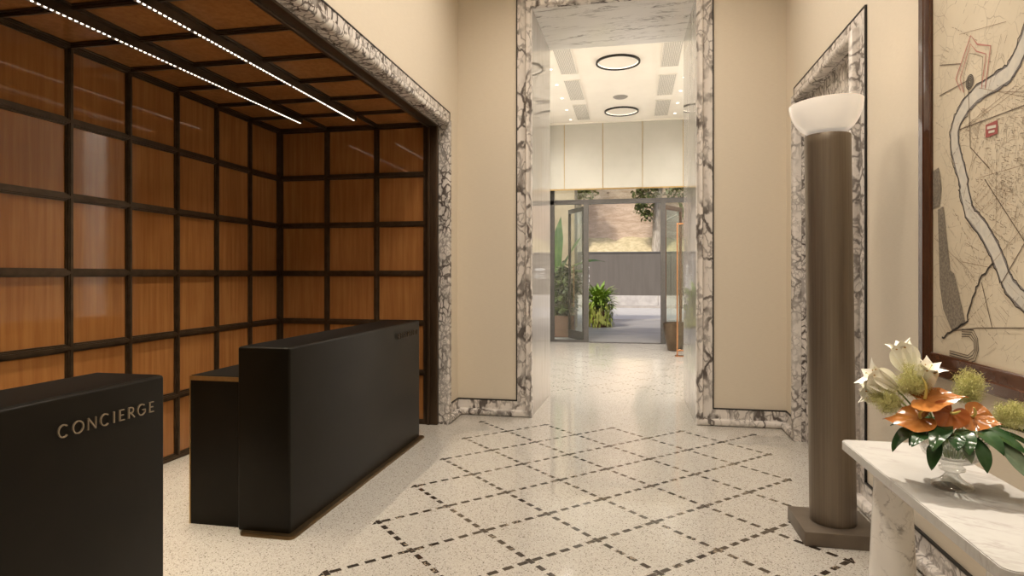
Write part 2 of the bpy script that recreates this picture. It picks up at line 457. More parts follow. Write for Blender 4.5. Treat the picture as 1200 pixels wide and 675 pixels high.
# portal lining
TP = .023                          # the jambs close in towards the foyer
yj = YE + .014
o = MB().prism([(PL, yj), (PL + TP, YF + .01), (PL - .019, YF + .01), (PL - .019, yj)], 0, PT - .001).prism([(PR, yj), (PR + .019, yj), (PR + .019, YF + .01), (PR - TP, YF + .01)], 0, PT - .001).build('trim_4', M['jamb_marble'], smooth=0)
struct(o, 'polished pale marble jambs lining the portal passage', 'trim')
o = MB().box(PL - .018, PR + .018, yj, YF + .009, PT, PT + .018).build('trim_5', M['soffit_marble'], smooth=0)
struct(o, 'white marble soffit with diagonal grey veins over the portal', 'trim')
# recess lining
xj = XR + .014
q = MB().box(xj, XR + .07, RY1, RY1 + .02, 0, RT + .02).box(xj, XR + .07, RY0 - .02, RY0, 0, RT + .02)
q.box(xj, XR + .07, RY0, RY1, RT, RT + .02).box(XR + .045, XR + .069, RY0, RY1, 0, RT)
struct(q.build('trim_6', M['frame_marble'], smooth=0), 'veined marble lining of the recess behind the lamp', 'trim')

# ------------------------------------------------------------------ alcove: bronze grid with amber panels
ZS = [.02 + .508 * i for i in range(7)]                   # rows
YS = [6.0 - .5 * k for k in range(14)]                    # columns on the side wall
XS = [AX + .02, -3.18, -2.62, -2.08]
def lattice(name, A, B, ax, label, cat, pn):
    """bars along grid lines A (vertical) and B (horizontal); panels between"""
    lo, hi = min(A), max(A); l2, h2 = min(B), max(B)
    back = MB().prism([(lo - .03, l2 - .02), (hi + .03, l2 - .02), (hi + .03, h2 + .03), (lo - .03, h2 + .03)], -.05, -.012, 0, ax).build(name, M['bronze_mid'], smooth=0)
    struct(back, label, cat)
    m = MB()
    for a in A:
        for hw, d in ((.029, .012), (.018, .024), (.009, .030)): m.prism([(a - hw, l2), (a + hw, l2), (a + hw, h2), (a - hw, h2)], -.012, d, 0, ax)
    for b in B:
        for hw, d in ((.029, .0115), (.018, .0235), (.009, .0295)): m.prism([(lo, b - hw), (hi, b - hw), (hi, b + hw), (lo, b + hw)], -.012, d, 0, ax)
    m.build('lattice_frame', M['bronze'], back, smooth=0)
    A, B = sorted(A), sorted(B)
    for i in range(len(A) - 1):
        for j in range(len(B) - 1):
            e = .027
            MB().prism([(A[i] + e, B[j] + e), (A[i + 1] - e, B[j] + e), (A[i + 1] - e, B[j + 1] - e), (A[i] + e, B[j + 1] - e)], -.012, .002, 0, ax).build('panel', M['amber'], back, smooth=0)
    return back
lattice('wall_alcove_left', YS, ZS, lambda a, b, c: (AX + c, a, b), 'long side wall of the alcove, bronze grid of amber panels', 'wall', 'panel')
lattice('wall_alcove_end', XS, ZS, lambda a, b, c: (a, 6.03 - c, b), 'end wall of the alcove, three columns of amber panels', 'wall', 'panel')
lattice('ceiling_alcove', XS, YS, lambda a, b, c: (a, b, 3.085 - c), 'alcove ceiling, bronze grid of amber panels', 'ceiling', 'panel')
o = MB().box(AX - .03, XL - .07, AY0 - .06, AY0 - .01, 0, 3.1).build('wall_alcove_near', M['bronze_mid'], smooth=0)
struct(o, 'bronze near end wall of the alcove', 'wall')
o = MB().rbox(-2.085, -1.955, 6.0, 6.05, 0, 3.06, .006).rbox(-2.085, -1.955, AY0, 6.05, 3.045, 3.085, .006)
o.rbox(-2.06, -2.035, 5.985, 6.01, 0, 3.05, .004).rbox(-2.06, -2.035, AY0, 6.0, 3.03, 3.05, .004)
struct(o.build('trim_7', M['bronze_mid'], smooth=35), 'plain bronze border lining the alcove opening', 'trim')

LP = .0385
for X0, lab in ((-3.18, 'dotted light track on the alcove ceiling, nearer the side wall'), (-2.62, 'dotted light track on the alcove ceiling, nearer the marble border')):
    t = thing('light_track', lab, 'light', (X0, 2.5, 3.055), 'dotted light tracks on the alcove ceiling')
    b = MB().box(X0 - .02, X0 + .02, -.4, 5.50, 3.012, 3.056).box(X0 - .02, X0 - .012, -.4, 5.50, 3.004, 3.012).box(X0 + .012, X0 + .02, -.4, 5.50, 3.004, 3.012)
    child(b.build('housing', M['bronze'], smooth=0), t)
    y = 5.48; k = 0; first = None; far = MB()
    while y > .8:
        if k > 14:                                       # the hundred nearest the lens are parts, the farthest few one piece
            if first is None:
                first = child(MB().box(-.0055, .0055, -.0062, .0062, -.004, .005).build('led', M['led'], smooth=0), t); e = first
                base_inv = first.matrix_parent_inverse.copy()
            elif k < 115:
                e = first.copy(); COL.objects.link(e)
            else: break
            e.location = (X0, y, 3.007)
        else: far.box(X0 - .0065, X0 + .0065, y - .0085, y + .0085, 3.003, 3.012)
        y -= LP; k += 1
        if k % 14 == 0: y -= .016
    f_ = child(far.build('led_row', M['led'], smooth=0), t); f_['kind'] = 'stuff'
    for i in range(4):
        L = bpy.data.lights.new('track_light', 'AREA'); L.shape = 'RECTANGLE'; L.size = .02; L.size_y = 1.1; L.energy = 5.5; L.color = (1, .84, .62); L.spread = math.radians(70)
        lo = bpy.data.objects.new('track_light', L); COL.objects.link(lo); lo.location = (X0, .9 + 1.25 * i, 2.995); lo.parent = None
        child(lo, t)

# ------------------------------------------------------------------ desks
def arc(cx, cy, rx, ry, a0, a1, n=14): return [(cx + rx * math.cos(math.radians(a0 + (a1 - a0) * i / n)), cy + ry * math.sin(math.radians(a0 + (a1 - a0) * i / n))) for i in range(n + 1)]
GLY = {  # strokes on a unit cap height; (width, [(polyline, thick?)])
    'C': (1.0, [(arc(.52, .5, .46, .5, 48, 312, 22), .1)]),
    'O': (1.1, [(arc(.55, .5, .48, .5, 0, 360, 28), .1)]),
    'N': (.98, [([(.1, 0), (.1, 1)], .07), ([(.1, 1), (.86, 0)], .12), ([(.86, 0), (.86, 1)], .07)]),
    'I': (.36, [([(.16, 0), (.16, 1)], .12)]),
    'E': (.70, [([(.12, 0), (.12, 1)], .12), ([(.12, .96), (.60, .96)], .08), ([(.12, .5), (.54, .5)], .08), ([(.12, .04), (.64, .04)], .08)]),
    'R': (.80, [([(.12, 0), (.12, 1)], .12), ([(.12, .96)] + arc(.40, .72, .24, .24, 90, -90, 12) + [(.12, .48)], .09), ([(.34, .48), (.76, 0)], .11)]),
    'G': (1.06, [(arc(.52, .5, .46, .5, 48, 330, 22), .1), ([(.92, .24), (.92, .46), (.62, .46)], .09)]),
    'P': (.74, [([(.12, 0), (.12, 1)], .12), ([(.12, .96)] + arc(.40, .70, .26, .26, 90, -90, 12) + [(.12, .44)], .09)]),
    'T': (.78, [([(.38, 0), (.38, 1)], .12), ([(.04, .96), (.72, .96)], .08)]),
    'M': (1.1, [([(.1, 0), (.16, 1)], .09), ([(.16, 1), (.55, .1)], .11), ([(.55, .1), (.92, 1)], .09), ([(.92, 1), (1.0, 0)], .11)]),
    'A': (.9, [([(.04, 0), (.42, 1)], .09), ([(.42, 1), (.82, 0)], .12), ([(.2, .34), (.66, .34)], .08)]),
    'U': (.9, [([(.12, 1), (.12, .35)] + arc(.44, .35, .32, .35, 180, 360, 12) + [(.76, 1)], .11)]),
    'S': (.72, [(arc(.36, .74, .24, .25, 40, 250, 12) + arc(.36, .26, .26, .25, 70, -140, 12), .1)]),
    'L': (.62, [([(.12, 1), (.12, 0)], .12), ([(.12, .04), (.56, .04)], .08)]),
    'D': (1.0, [([(.12, 0), (.12, 1)], .12), ([(.12, .96)] + arc(.36, .5, .5, .46, 90, -90, 14) + [(.12, .04)], .09)]),
}
def glyph_mb(ch, size, depth, ax, a0, b0):
    m = MB()
    for pl, th in GLY[ch][1]:
        th = th * size / 2; P = [Vector((a0 + x * size, b0 + y * size)) for x, y in pl]
        L, R = [], []
        for i, p in enumerate(P):
            d0 = (P[i] - P[max(i - 1, 0)]); d1 = (P[min(i + 1, len(P) - 1)] - P[i])
            d0 = d0.normalized() if d0.length > 1e-7 else d1.normalized(); d1 = d1.normalized() if d1.length > 1e-7 else d0
            n0, n1 = Vector((-d0.y, d0.x)), Vector((-d1.y, d1.x)); o = (n0 + n1) / max(.4, 1 + n0.dot(n1))
            L.append(p + o * th); R.append(p - o * th)
        for i in range(len(P) - 1):
            m.prism([tuple(L[i]), tuple(L[i + 1]), tuple(R[i + 1]), tuple(R[i])], 0, depth, 0, ax)
    return m
def word(txt, size, span, depth, ax, a0, b0, mat, root):
    wsum = sum(GLY[c][0] for c in txt) * size; gap = (span - wsum) / max(1, len(txt) - 1); a = a0
    for c in txt:
        child(glyph_mb(c, size, depth, ax, a, b0).build('letter', mat, smooth=0), root)
        a += GLY[c][0] * size + gap

def desk(name, y0, y1, label, txt, ta, tb, size, tz, lmat):
    t = thing(name, label, 'desk', (-2.12, (y0 + y1) / 2, 0), 'black reception desks')
    xf, xb, H = -1.965, -2.305, 1.103
    child(MB().rbox(xb, xf, y0, y1, .012, H, .014, 4).build('front_screen', M['desk'], smooth=40), t)
    child(MB().rbox(xb + .012, xf - .012, y0 + .012, y1 - .012, H - .004, H + .0012, .002, 1).build('polished_top', M['desk_top'], smooth=0), t)
    def rr(x0, x1, ya, yb, r): return arc(x1 - r, yb - r, r, r, 0, 90, 6) + arc(x0 + r, yb - r, r, r, 90, 180, 6) + arc(x0 + r, ya + r, r, r, 180, 270, 6) + arc(x1 - r, ya + r, r, r, 270, 360, 6)
    p = MB().prism(rr(xb + .03, xf + .042, y0 - .042, y1 + .042, .035), .0, .012).prism(rr(xb + .034, xf + .036, y0 - .036, y1 + .036, .03), .012, .018)
    child(p.build('plinth', M['plinth'], smooth=35), t)
    cx0, cx1, cy0, cy1 = -2.675, xb - .001, y0 + .065, y1 - .065
    c = child(MB().box(cx0, cx1, cy0, cy1, .0, .882).build('rear_counter', M['desk'], smooth=0), t)
    MB().box(cx0 - .003, cx1, cy0 - .003, cy1 + .003, .882, .909).build('brass_edge', M['brass'], c, smooth=0).matrix_parent_inverse = c.matrix_world.inverted()
    MB().box(cx0 + .004, cx1, cy0 + .004, cy1 - .004, .909, .912).build('counter_top', M['desk_top'], c, smooth=0)
    MB().box(cx0 - .004, cx0 + .004, cy0 - .004, cy0 + .004, 0, .882).build('brass_corner', M['brass'], c, smooth=0)
    word(txt, size, tb - ta, .006, lambda a, b, d: (xf + .012 + d - .0005, a, b), ta, tz, lmat, t)
    return t
d1 = desk('concierge_desk', .05, 2.298, 'near black desk lettered CONCIERGE at the lower left', 'CONCIERGE', 1.785, 2.222, .043, .963, M['letter'])
d2 = desk('reception_desk', 3.275, 5.50, 'black desk with bronze plinth beside the alcove end wall', 'RECEPTION', 4.93, 5.40, .043, .985, M['bronze'])  # same letter metal as CONCIERGE; the darker bronze paints in its lack of light

# ------------------------------------------------------------------ floor lamp
LX, LY = 1.155, 3.925
lamp = thing('floor_lamp', 'tall bronze column lamp topped by a lit white glass bowl', 'lamp', (LX, LY, 0))
child(MB().rbox(LX - .205, LX + .205, LY - .20, LY + .20, 0, .082, .004, 2).build('base', M['lamp_base'], smooth=35), lamp)
prof = [(.001, .082), (.122, .082), (.125, .086)] + [(.125, .1 + .2 * i) for i in range(12)] + [(.125, 2.345), (.123, 2.349), (.085, 2.349), (.085, 2.33), (.001, 2.33)]
c = child(MB().lathe(prof, (0, 0, 0), 64).build('column', M['column'], smooth=40), lamp)
SH = math.tan(math.radians(-.75))
for v in c.data.vertices: v.co.x += LX + SH * v.co.z; v.co.y += LY
bx, bz = LX + SH * 2.35, 2.345
out = []
for i in range(15):
    t = i / 14 * math.radians(84); out.append((.062 + (.200 - .062) * (math.sin(t) / math.sin(math.radians(84))), .012 + .182 * (1 - math.cos(t)) / (1 - math.cos(math.radians(84)))))
prof = [(.058, -.012), (.060, .0), (.064, .008)] + out[1:] + [(.200, .196)] + [(r - .006, z + .004) for r, z in out[::-1]] + [(.001, .018)]
bw = MB().lathe(prof, (0, 0, 0), 72); RB = Matrix.Translation((bx, LY, bz)) @ Matrix.Rotation(math.radians(-3), 4, 'Y')
bw.v = [tuple(RB @ Vector(q)) for q in bw.v]
child(bw.build('bowl_shade', M['opal'], smooth=50), lamp)
child(MB().lathe([(.066, -.003), (.082, -.003), (.082, .006), (.066, .006)], (bx, LY, bz), 48).build('collar', M['brass'], smooth=35), lamp)
child(MB().sphere((bx, LY, bz + .085), .035, 10).build('bulb', M['lamp_glow'], smooth=60), lamp)

# ------------------------------------------------------------------ framed map
mp = thing('framed_map', 'large framed antique city map on the right wall', 'picture', (XR, 2.4, 1.03))
FY0, FY1, FZ0, FZ1 = .9, 3.565, 1.03, 3.45
fr = MB(); fw = .112
fax = lambda a, b, v: (XR - v, a, b)
fr.sweep([(FY0, FZ0), (FY0, FZ1), (FY1, FZ1), (FY1, FZ0), (FY0, FZ0)], [(0, 0), (0, .036), (.006, .042), (.05, .040), (.062, .034), (.10, .030), (fw, .027), (fw, .01)][::1], lambda a, b, v: fax(a, b, v))
# the profile is swept inwards: mirror the path direction so that u points to the map
fr = MB().sweep([(FY0, FZ0), (FY1, FZ0), (FY1, FZ1), (FY0, FZ1), (FY0, FZ0)], [(0, 0), (0, .036), (.006, .042), (.050, .042), (.056, .038), (.10, .034), (fw, .028), (fw, .01)], fax)
child(fr.build('frame', M['mahogany'], smooth=25), mp)
MXP = XR - .018
sheet = child(MB().box(MXP, MXP + .01, FY0 + .1, FY1 - .1, FZ0 + .1, FZ1 - .1).build('map_sheet', M['paper'], smooth=0), mp)
INK = MB(); inkmats = ['ink', 'ink_mid', 'ink_faint', 'map_river', 'map_bank', 'map_pink', 'map_red', 'map_grey']
lay = [0]
def rib(pts, w, mi, dz=None, jag=0):
    """an inked line: thin ribbon of width w lying on the sheet"""
    P = [Vector(p) for p in pts]
    if jag:
        Q = []
        for i in range(len(P) - 1):
            for k in range(5):
                f = k / 5; q = P[i].lerp(P[i + 1], f); Q.append(q + Vector((random.gauss(0, jag), random.gauss(0, jag))))
        P = Q + [P[-1]]
    d = MXP - (dz or .0012); vs, fs = [], []
    for i, p in enumerate(P):
        t = (P[min(i + 1, len(P) - 1)] - P[max(i - 1, 0)]); t = t.normalized() if t.length > 1e-7 else Vector((1, 0)); n = Vector((-t.y, t.x)) * w / 2
        vs += [(d, p.x + n.x, p.y + n.y), (d, p.x - n.x, p.y - n.y)]
    for i in range(len(P) - 1): fs.append((2 * i, 2 * i + 1, 2 * i + 3, 2 * i + 2))
    INK.add(vs, fs, mi)
def inmap(a, b): return FY0 + .12 < a < FY1 - .13 and FZ0 + .13 < b < FZ1 - .13
riv = [(2.50, 2.80), (2.62, 2.57), (2.705, 2.435), (2.765, 2.375), (2.815, 2.34), (2.92, 2.332), (3.05, 2.326), (3.136, 2.30), (3.212, 2.25), (3.243, 2.20), (3.238, 2.13), (3.20, 2.045), (3.153, 1.945),
       (3.16, 1.93), (3.115, 1.815), (2.992, 1.72), (2.907, 1.625), (2.846, 1.53), (2.806, 1.48), (2.705, 1.42), (2.52, 1.38), (2.3, 1.40), (2.1, 1.36)]
for w_, mi, dz in ((.082, 4, .0008), (.060, 3, .0014)): rib(riv, w_, mi, dz)
for sgn in (-1, 1):
    off = []
    for i, p in enumerate(riv):
        t = (Vector(riv[min(i + 1, len(riv) - 1)]) - Vector(riv[max(i - 1, 0)])).normalized(); n = Vector((-t.y, t.x)) * sgn * .040
        off.append((p[0] + n.x, p[1] + n.y))
    rib(off, .0055 if sgn > 0 else .004, 0, .002, .004)
for P in ([(3.197, 2.201), (2.705, 2.183), (2.2, 2.16)], [(3.382, 2.561), (3.184, 2.502)], [(3.382, 2.411), (3.124, 2.406)], [(3.01, 1.497), (2.929, 1.306)], [(2.859, 1.499), (2.705, 1.658), (2.4, 1.95)],
          [(2.986, 1.94), (2.705, 1.652), (2.45, 1.40)], [(3.262, 1.264), (3.046, 1.296), (2.705, 1.325), (2.3, 1.36)], [(3.12, 2.42), (3.10, 2.10), (2.95, 1.98)]):
    rib(P, .005, 1, .0022)
rib([(2.918, 1.584), (3.022, 1.51), (3.096, 1.414), (3.126, 1.324), (3.262, 1.264), (3.359, 1.225)], .010, 0, .0024, .004)
for k in range(4):
    e = .011 * k
    rib([(3.285, 1.135 + e), (3.12, 1.133 + e), (3.06 + e, 1.15 + e), (3.035 + e, 1.20), (3.04 + e, 1.25 - e * .5), (3.075 + e, 1.285 - e), (3.174, 1.280 - e)], .0045, k % 2, .0024)
fort = [(3.184, 2.38), (3.227, 2.445), (3.096, 2.599), (3.043, 2.54), (2.94, 2.496), (2.982, 2.329)]
rib(fort, .007, 5, .0024); rib([(3.157, 2.362), (3.189, 2.436), (3.098, 2.562), (3.05, 2.512), (2.975, 2.474), (3.01, 2.337)], .006, 5, .0024)
rib([(3.148, 2.338), (3.16, 2.425), (3.107, 2.523), (3.055, 2.501), (3.0, 2.47), (3.01, 2.347)], .003, 1, .0024)
for r_ in (.008, .016, .024, .031): rib(arc(3.105, 2.394, r_, r_, 0, 360, 20), .005, 0, .0026)
for p, w_ in (((2.978, 2.171, 2.89, 2.115), 6),): INK.add([(MXP - .0024, p[0], p[1]), (MXP - .0024, p[2], p[1]), (MXP - .0024, p[2], p[3]), (MXP - .0024, p[0], p[3])], [(0, 1, 2, 3)], w_)
rib([(2.965, 2.155), (2.90, 2.148)], .012, 3, .003); rib([(2.955, 2.135), (2.91, 2.13)], .010, 3, .003)
INK.add([(MXP - .0024, a, b) for a, b in [(3.40, 1.852), (3.344, 1.862), (3.279, 1.551), (3.242, 1.537), (3.142, 1.316), (3.262, 1.264), (3.344, 1.36), (3.38, 1.477)]], [tuple(range(8))], 7)
INK.add([(MXP - .0023, a, b) for a, b in [(3.45, 2.05), (3.39, 2.06), (3.36, 1.95), (3.385, 1.87), (3.45, 1.86)]], [tuple(range(5))], 7)
rr = random.Random(3)
def stroke(a, b, ang, ln, w_, mi):
    a2, b2 = a + math.cos(ang) * ln, b + math.sin(ang) * ln
    if inmap(a, b) and inmap(a2, b2): rib([(a, b), (a2, b2)], w_, mi, .0018)
for i in range(210):                                       # town blocks: short parallel strokes and captions too fine to read
    a, b = rr.uniform(FY0 + .15, FY1 - .14), rr.uniform(FZ0 + .14, FZ1 - .16)
    base = rr.choice((.55, .7, -.6)) + rr.gauss(0, .12)
    near = min((Vector((a, b)) - Vector(p)).length for p in riv)
    if near < .07: continue
    kind = rr.random(); ca, sa = math.cos(base), math.sin(base)
    if kind < .40:                                         # a row of field strips
        for k in range(rr.randint(4, 10)):
            q = k * rr.uniform(.012, .022); stroke(a - sa * q, b + ca * q, base + rr.gauss(0, .04), rr.uniform(.05, .14), .0011, 2)
    elif kind < .72:                                       # a caption of little ticks
        for k in range(rr.randint(5, 13)): stroke(a + ca * .011 * k, b + sa * .011 * k, base + rr.uniform(.5, 1.9), rr.uniform(.006, .013), .0016, 1)
    else:                                                  # a dashed track
        for k in range(rr.randint(5, 12)): stroke(a + ca * .03 * k, b + sa * .03 * k, base + rr.gauss(0, .08), .019, .0020, 1)
for i in range(1500):                                      # the dense quarter right of the river
    a, b = rr.gauss(2.72, .20), rr.gauss(1.98, .20)
    if not inmap(a, b) or min((Vector((a, b)) - Vector(p)).length for p in riv) < .06: continue
    stroke(a, b, .3 + rr.choice((0, PI / 2)) + rr.gauss(0, .12), rr.uniform(.006, .030), rr.choice((.0012, .0018)), rr.choice((1, 2, 2)))
for i in range(500): stroke(rr.uniform(FY0 + .15, FY1 - .14), rr.uniform(FZ0 + .14, FZ1 - .16), rr.choice((.55, -.6, 2.1)) + rr.gauss(0, .2), rr.uniform(.01, .05), rr.choice((.0010, .0015)), rr.choice((1, 2, 2)))
for i in range(26):
    a, b = rr.uniform(FY0 + .2, FY1 - .3), rr.uniform(FZ0 + .2, FZ1 - .3); ang = rr.uniform(0, PI); ln = rr.uniform(.25, .8)
    q = (min(max(a + math.cos(ang) * ln, FY0 + .13), FY1 - .13), min(max(b + math.sin(ang) * ln, FZ0 + .13), FZ1 - .13)); rib([(a, b), q], .0022, 2, .0018)
child(INK.build('map_print', [M[k] for k in inkmats], smooth=0, recalc=False), mp)

# ------------------------------------------------------------------ console table
tb = thing('console_table', 'white marble console table along the right wall', 'table', (1.12, 2.4, 0))
TX0, TX1, TY0, TY1, TZ = .925, 1.325, 1.77, 3.045, .78
def rrect(x0, x1, y0, y1, r): return arc(x1 - r, y1 - r, r, r, 0, 90, 8) + arc(x0 + r, y1 - r, r, r, 90, 180, 8) + arc(x0 + r, y0 + r, r, r, 180, 270, 8) + arc(x1 - r, y0 + r, r, r, 270, 360, 8)
top = MB().prism(rrect(TX0 + .003, TX1 - .003, TY0 + .003, TY1 - .003, .033), TZ - .040, TZ).prism(rrect(TX0, TX1, TY0, TY1, .035), TZ - .037, TZ - .003)
child(top.build('tabletop', M['table_marble'], smooth=30), tb)
for ly in (2.83, 1.98):
    child(MB().lathe([(.001, 0), (.098, 0), (.098, .006), (.066, TZ - .041), (.001, TZ - .041)], (1.062, ly, 0), 56).build('leg', M['leg_marble'], smooth=40), tb)

# ------------------------------------------------------------------ flowers on the table
VX, VY = 1.105, 2.435
E1 = Vector((.935, -.354, 0)); E2 = Vector((.354, .935, 0)); EZ = Vector((0, 0, 1))
def W(a, b, z): return Vector((VX, VY, 0)) + E1 * a + E2 * b + EZ * z
vase = thing('vase', 'footed cut crystal vase on the marble table', 'vase', (VX, VY, TZ))
sc8 = lambda t, z, i: 1 + (.035 * abs(math.cos(4 * t)) if z > .09 else (.05 * abs(math.cos(4 * t)) if z < .03 else 0))
vp = [(.001, 0), (.062, 0), (.064, .006), (.060, .014), (.040, .024), (.026, .038), (.020, .050), (.028, .056), (.040, .062), (.040, .070), (.030, .076), (.034, .083),
      (.062, .094), (.088, .118), (.101, .150), (.108, .178), (.104, .180), (.096, .152), (.083, .124), (.058, .104), (.030, .096), (.001, .094)]
child(MB().lathe([(r, z) for r, z in vp], (VX, VY, TZ + .0004), 64, 0, sc8).build('crystal_bowl', M['crystal'], smooth=50), vase)

def leaf_mb(base, d, up, L, Wd, droop=.3, fold=.15, tip=1.6, n=9, m=4, mb=None, mi=0, wave=0, prof=None, curl=0):
    """blade from base along d; up is its upper side; droop bends the tip down"""
    mb = mb or MB(); d = Vector(d).normalized(); up = Vector(up); s = d.cross(up).normalized(); up = s.cross(d).normalized()
    v, f = [], []
    for i in range(n + 1):
        t = i / n
        wdt = (prof(t) if prof else (math.sin(PI * min(1, t ** .8)) ** .8 if t < .999 else .0)) * Wd / 2
        ang = droop * t
        c = Vector(base) + d * (L * (math.sin(ang) / droop if droop else t)) - up * (L * ((1 - math.cos(ang)) / droop if droop else 0))
        nn = (up * math.cos(ang) + d * math.sin(ang))
        for j in range(-m, m + 1):
            u = j / m
            v.append(c + s * wdt * u + nn * (fold * wdt * abs(u) + wave * math.sin(t * 14 + u * 2) * abs(u) - curl * wdt * u * u))
    k = 2 * m + 1
    for i in range(n):
        for j in range(2 * m): a = i * k + j; f.append((a, a + 1, a + k + 1, a + k))
    return mb.add(v, f, mi)
def bez(p0, p1, p2, n=10):
    return [p0 * (1 - t) ** 2 + p1 * 2 * t * (1 - t) + p2 * t * t for t in [i / n for i in range(n + 1)]]
INS = lambda a=0, b=0: W(a, b, TZ + .107)
def stem_of(root, tip, a=0, b=0, r=.0032):
    p0 = INS(a, b); mid = (p0 + tip) / 2 + Vector((0, 0, .05)) if tip.z - p0.z > .1 else (p0 + tip) / 2 + Vector((0, 0, .07))
    child(MB().tube(bez(p0, mid, tip), r, 7).build('stem', M['stem'], smooth=60), root)

def lily(c, d, label, size=1.0, opened=.55, ins=(0, 0)):
    c = W(*c); d = (E1 * d[0] + E2 * d[1] + EZ * d[2]).normalized()
    root = thing('lily', label, 'flower', c, 'cream lilies in the vase')
    s = d.cross(Vector((.3, .2, .9))).normalized(); u = s.cross(d).normalized()
    for k in range(6):
        an = 2 * PI * k / 6 + .3; r = s * math.cos(an) + u * math.sin(an); inner = k % 2
        dd = (d * 1.0 + r * (.26 if inner else .21) * (1 + opened * .15)).normalized()
        # petals rise as a trumpet and curl back
        pr = lambda t: max(.0, (.22 + .78 * math.sin(PI * min(1, .08 + t * .9)) ** 1.0) * max(0, 1 - max(0, t - .70) / .30) ** .75)
        p = leaf_mb(c + r * .004, dd, d - r * .6 if False else (-r + d * .2), .105 * size, (.080 if inner else .064) * size, droop=-.25, fold=.16, n=12, prof=pr)
        vs = p.v
        # recurve the outer third away from the axis
        nv = []
        for q in vs:
            q = Vector(q); h = (q - c).dot(d) / (.10 * size); k2 = max(0, h - .60)
            nv.append(q + r * (opened * .10 * size * k2 * k2 * 3.0) - d * (.05 * size * k2 * k2 * opened * 1.5))
        p.v = [tuple(q) for q in nv]
        child(p.build('petal', M['lily'], smooth=70, recalc=False), root)
    st = MB()
    for k in range(6):
        an = 2 * PI * k / 6; r = s * math.cos(an) + u * math.sin(an)
        tip = c + d * .075 * size + r * .022 * size
        st.tube(bez(c + d * .012, c + d * .05 * size, tip, 5), .0009, 5, 0); st.sphere(tip, .0042, 5, 1, (1, 1, .6))
    st.tube([c, c + d * .09 * size], .0014, 5, 0); st.sphere(c + d * .09 * size, .003, 5, 0)
    child(st.build('stamens', [M['lily_core'], M['anther']], smooth=60), root)
    child(MB().lathe([(.001, 0), (.006, .002), (.010, .014), (.013, .03)], (0, 0, 0), 12).build('throat', M['lily_core'], smooth=60), root)
    th = root.children[-1]; R = d.to_track_quat('Z', 'Y').to_matrix()
    for v in th.data.vertices: v.co = R @ v.co + c
    stem_of(root, c + d * .004, *ins)
lily((-.122, .03, TZ + .390), (-.34, .05, 1), 'cream lily pointing up at the top of the bouquet', 1.25, .40, (-.02, 0))
lily((-.098, .0, TZ + .345), (.40, -.35, .90), 'cream lily facing right just under the topmost lily', 1.10, .5, (0, .01))
lily((-.165, .01, TZ + .325), (-1, -.25, .60), 'cream lily opening leftwards above the lowest lily', 1.30, .6, (-.03, .01))
lily((-.175, .05, TZ + .300), (-1, -.05, .02), 'lowest cream lily stretching left over the table end', 1.2, .5, (-.03, -.01))

def plume(c, rad, label, axis=(0, 0, 1), n=900, ins=(0, 0), seed=1):
    c = W(*c); R = random.Random(seed); ax = (E1 * axis[0] + E2 * axis[1] + EZ * axis[2]).normalized()
    root = thing('smoke_bush_plume', label, 'flower', c, 'fluffy green plumes in the vase')
    m = MB(); hub = c - ax * rad[1] * .9
    br = []
    for i in range(70):
        g = Vector((R.gauss(0, 1), R.gauss(0, 1), R.gauss(0, 1))).normalized() * (R.random() ** .45)
        perp = g - ax * g.dot(ax); tip = c + perp * rad[0] + ax * g.dot(ax) * rad[1]
        mid = (hub + tip) / 2 + ax * .01
        m.tube(bez(hub, mid, tip, 4), .0005, 3, 1, cap=False); br.append((mid, tip))
    for i in range(n):
        mid, tip = R.choice(br); p = mid.lerp(tip, R.random() ** .6) + Vector((R.gauss(0, 1), R.gauss(0, 1), R.gauss(0, 1))) * .008
        g = Vector((R.gauss(0, 1), R.gauss(0, 1), R.gauss(0, 1))).normalized(); q = p + g * R.uniform(.006, .014)
        s = g.cross(Vector((R.random(), R.random(), R.random()))).normalized() * .0008
        m.add([p - s, p + s, q], [(0, 1, 2)], 0)
        if i % 3 == 0:
            e = .0013; m.add([q + Vector((e, 0, 0)), q + Vector((-e, e, 0)), q + Vector((-e, -e, 0)), q + Vector((0, 0, 1.6 * e))], [(0, 1, 3), (1, 2, 3), (2, 0, 3), (0, 2, 1)], 1)
    child(m.build('plume', [M['plume'], M['plume_tip']], smooth=0, recalc=False), root)
    stem_of(root, hub, *ins, r=.0022)
plume((-.124, -.03, TZ + .370), (.056, .064), 'green fluffy plume between the two upper lilies and the orange blooms', (-.2, 0, 1), 5200, (-.01, 0), 1)
plume((-.200, -.02, TZ + .285), (.048, .058), 'green fluffy plume under the lowest lily, left of the orange blooms', (-1, 0, .3), 4200, (-.03, 0), 2)
plume((.055, .07, TZ + .350), (.056, .066), 'green fluffy plume standing behind the orange blooms', (.1, .2, 1), 5200, (.02, .02), 3)
plume((.172, .02, TZ + .268), (.048, .074), 'green fluffy plume leaning right of the orange blooms', (1, .1, .35), 5200, (.03, 0), 4)
plume((.262, .06, TZ + .305), (.042, .055), 'green fluffy plume farthest right, by the picture edge', (1, .1, .45), 4000, (.04, .01), 5)

